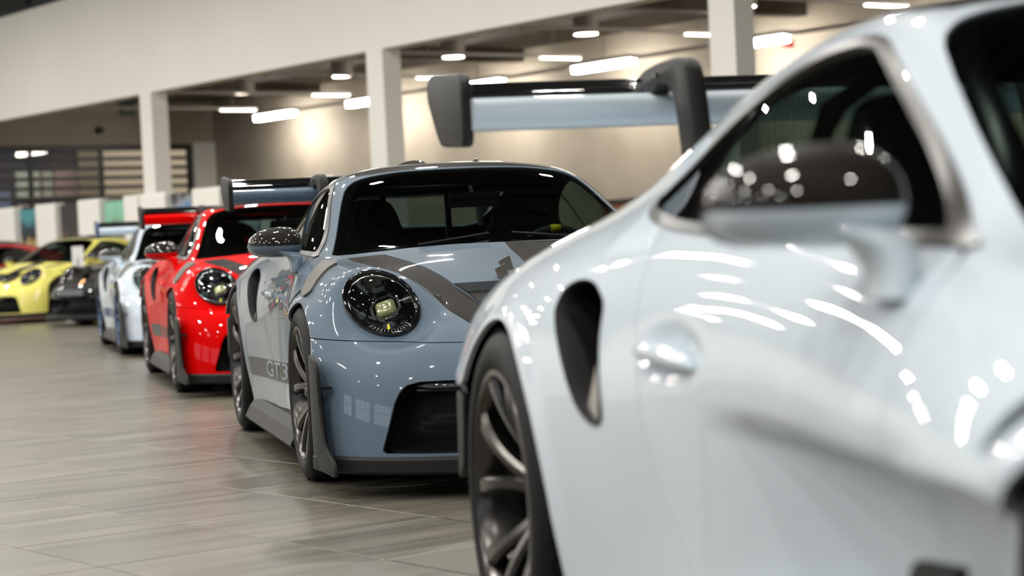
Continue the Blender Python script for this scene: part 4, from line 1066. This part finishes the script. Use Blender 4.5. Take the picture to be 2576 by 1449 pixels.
PH = [photo_mat('poster_sunset_street', [(.25,(40,26,22)),(.42,(90,48,24)),(.52,(215,120,40)),(.60,(226,190,120)),(.70,(40,42,46)),(.82,(44,60,70)),(.92,(80,150,160))], 1.0),
      photo_mat('poster_night_wall', [(.2,(34,30,32)),(.45,(62,46,44)),(.6,(120,84,38)),(.75,(52,44,46)),(.95,(34,32,36))], 2.0),
      photo_mat('poster_green_sky', [(.2,(60,34,26)),(.35,(206,110,60)),(.48,(170,170,96)),(.62,(120,124,100)),(.74,(108,110,96)),(.82,(130,196,166)),(.95,(140,206,176))], 3.0),
      photo_mat('poster_blue_car', [(.2,(20,22,26)),(.55,(30,34,42)),(.74,(40,100,160)),(.88,(60,130,190)),(.93,(150,158,166)),(.98,(50,52,58))], 4.0),
      photo_mat('poster_dark_grey', [(.2,(30,30,34)),(.6,(70,66,60)),(.9,(46,50,58))], 5.0),
      photo_mat('poster_blue_sky', [(.2,(40,50,50)),(.6,(96,96,84)),(.75,(60,80,110)),(.92,(54,78,112))], 6.0)]
seq = [(42.5,41.6,'w'),(41.6,40.65,5),(40.65,39.75,'w'),(39.75,38.75,4),(38.68,37.76,'w'),(37.70,36.84,0),(36.80,35.84,'w'),(35.82,34.92,1),(34.90,33.94,'w'),(33.92,33.02,2),(33.0,32.38,'w'),(32.36,31.34,'w'),(31.32,30.44,3),(30.42,29.42,'w'),(29.40,28.38,4),(28.36,27.56,'w'),(27.54,26.74,5),(26.72,25.9,'w'),(25.88,25.0,1)]
wl_ = ['white display panel at the far left end behind the red car','white display panel left of the dark grey poster','white display panel above the red car roof at the left','white display panel between the sunset poster and the night poster','white display panel between the night poster and the green sky poster','narrow white display panel right of the green sky poster','white display panel standing in front of the white column','white display panel right of the poster of a blue car','white display panel left of the blue sky poster','last white display panel towards the right']
pl_ = {0:'poster of an orange sunset street between white panels',1:'dark brown night poster between white panels',2:'poster with green sky over orange ground',3:'poster of a blue car right of the column'}
wi = 0; used = set()
for k, (a0, a1, t) in enumerate(seq):
    if t == 'w':
        o = robj(rbox(rbox(MB(), 17.12, 17.30, a1*KP+.012, a0*KP-.012, 0, 2.075), 17.10, 17.12, a1*KP+.012, a0*KP-.05, .02, 2.045), 'display_panel', PW); tag(o, wl_[wi], 'panel', 'white display panels'); wi += 1
    else:
        o = robj(rbox(MB(), 17.20, 17.30, a1*KP+.012, a0*KP-.012, 0, 2.035), 'poster', FRM)
        lab = pl_.get(t) if t not in used and t in pl_ else ['poster beyond the left edge with blue sky','dull grey poster left of the red car','','dull grey poster behind the grey car wing','poster with slate blue sky above the grey car','dark brown poster at the right end of the row'][{1:0,3:1,14:3,16:4,18:5}.get(k, 0)]
        used.add(t); tag(o, lab, 'poster', 'posters between the white panels')
        robj(rbox(MB(), 17.185, 17.20, a1*KP+.11, a0*KP-.03, .04, 2.005), 'print', PH[t], o)
# ------------------------------------------------------------------ cars in place
G_ = 'winged sports cars parked in line'
L_GREY = M['matte_grey']
finish_car(CAR0, 1.393, 2.046, .215, {'paint':M['pale'],'letter':M['pale'],'panelmat':M['pale']}, 'pale blue-grey sports car in the right foreground, nearest the camera', G_, skip=('side_decal',), steer=-.38)
finish_car(CAR0, .036, 8.145, .23, {'paint':M['slate'],'letter':M['slate'],'panelmat':M['slate']}, 'slate grey winged sports car in focus, second in the line', G_)
finish_car(CAR0, -1.401, 13.677, .246, {'paint':M['red'],'letter':M['red'],'panelmat':M['red']}, 'bright red winged sports car behind the slate grey one', G_)
finish_car(CAR0, -2.867, 19.278, .263, {'paint':M['white'],'letter':M['white'],'panelmat':M['white'],'wheelmat':M['wheel_blue'],'decalmat':M['blue_decal'],'wingend':M['blue_decal']}, 'icy white winged sports car with blue wheels, fourth in the line', G_)
road = ('rear_wing','side_decal','side_blade','side_vane','rear_vane','hood_blade','fender_vent')
finish_car(CAR0, -7.60, 31.2, -.56, {'paint':M['yellow'],'letter':M['yellow'],'panelmat':M['yellow']}, 'pale yellow coupe without a wing standing behind the black car', None, skip=road)
bk = finish_car(CAR0, -5.53, 28.5, -.63, {'paint':M['black'],'panelmat':M['black'],'letter':M['black']}, 'black coupe with an orange badge in front of the yellow one', None, skip=road)
finish_car(CAR0, -9.95, 33.9, -.75, {'paint':M['darkred'],'panelmat':M['darkred'],'letter':M['darkred']}, 'dark red coupe cut off by the left edge', None, skip=road)
# badge and plate on the black car
bd = MB().add([(0,-.028,.055),(0,.028,.055),(0,.03,.0),(0,.018,-.04),(0,0,-.055),(0,-.018,-.04),(0,-.03,.0)], [tuple(range(7))]).obj('badge', new_mat('badge_gold', (.70,.28,.05), .3, .6), bk)
h = on_body((.74, .001, 2), (0,0,-1)); bd.location = (h[0].x+.012, 0, h[0].z+.012); bd.rotation_euler = (0, -.95, 0)
pl = MB().box((0,0,0), (.012,.50,.085)).obj('number_plate', new_mat('plate_grey', (.16,.16,.17), .5), bk); pl.location = (.965, 0, .47)
def wipe(o):
    for k in CHILD.get(o.name, []): wipe(k)
    bpy.data.objects.remove(o)
def wipe_all(src):
    todo = []
    def walk(o):
        for k in CHILD.get(o.name, []): walk(k)
        todo.append(o)
    walk(src)
    for o in todo: bpy.data.objects.remove(o)
wipe_all(CAR0)
# price board and floor strip by the far cars
st = MB().box((0,0,.02), (.40,.30,.04)).tube([(0,0,.04),(0,0,.95)], .018, 10)
so_ = st.obj('price_stand', M['steel'], None, loc=(-6.42, 29.8, 0)); tag(so_, 'white board on a slim stand in front of the yellow car', 'stand')
MB().prism(rounded([(-.085,.82),(.085,.82),(.085,1.12),(-.085,1.12)], .01), 1, -.012, .012, .003).obj('board', new_mat('board_white', (.82,.82,.82), .5), so_)
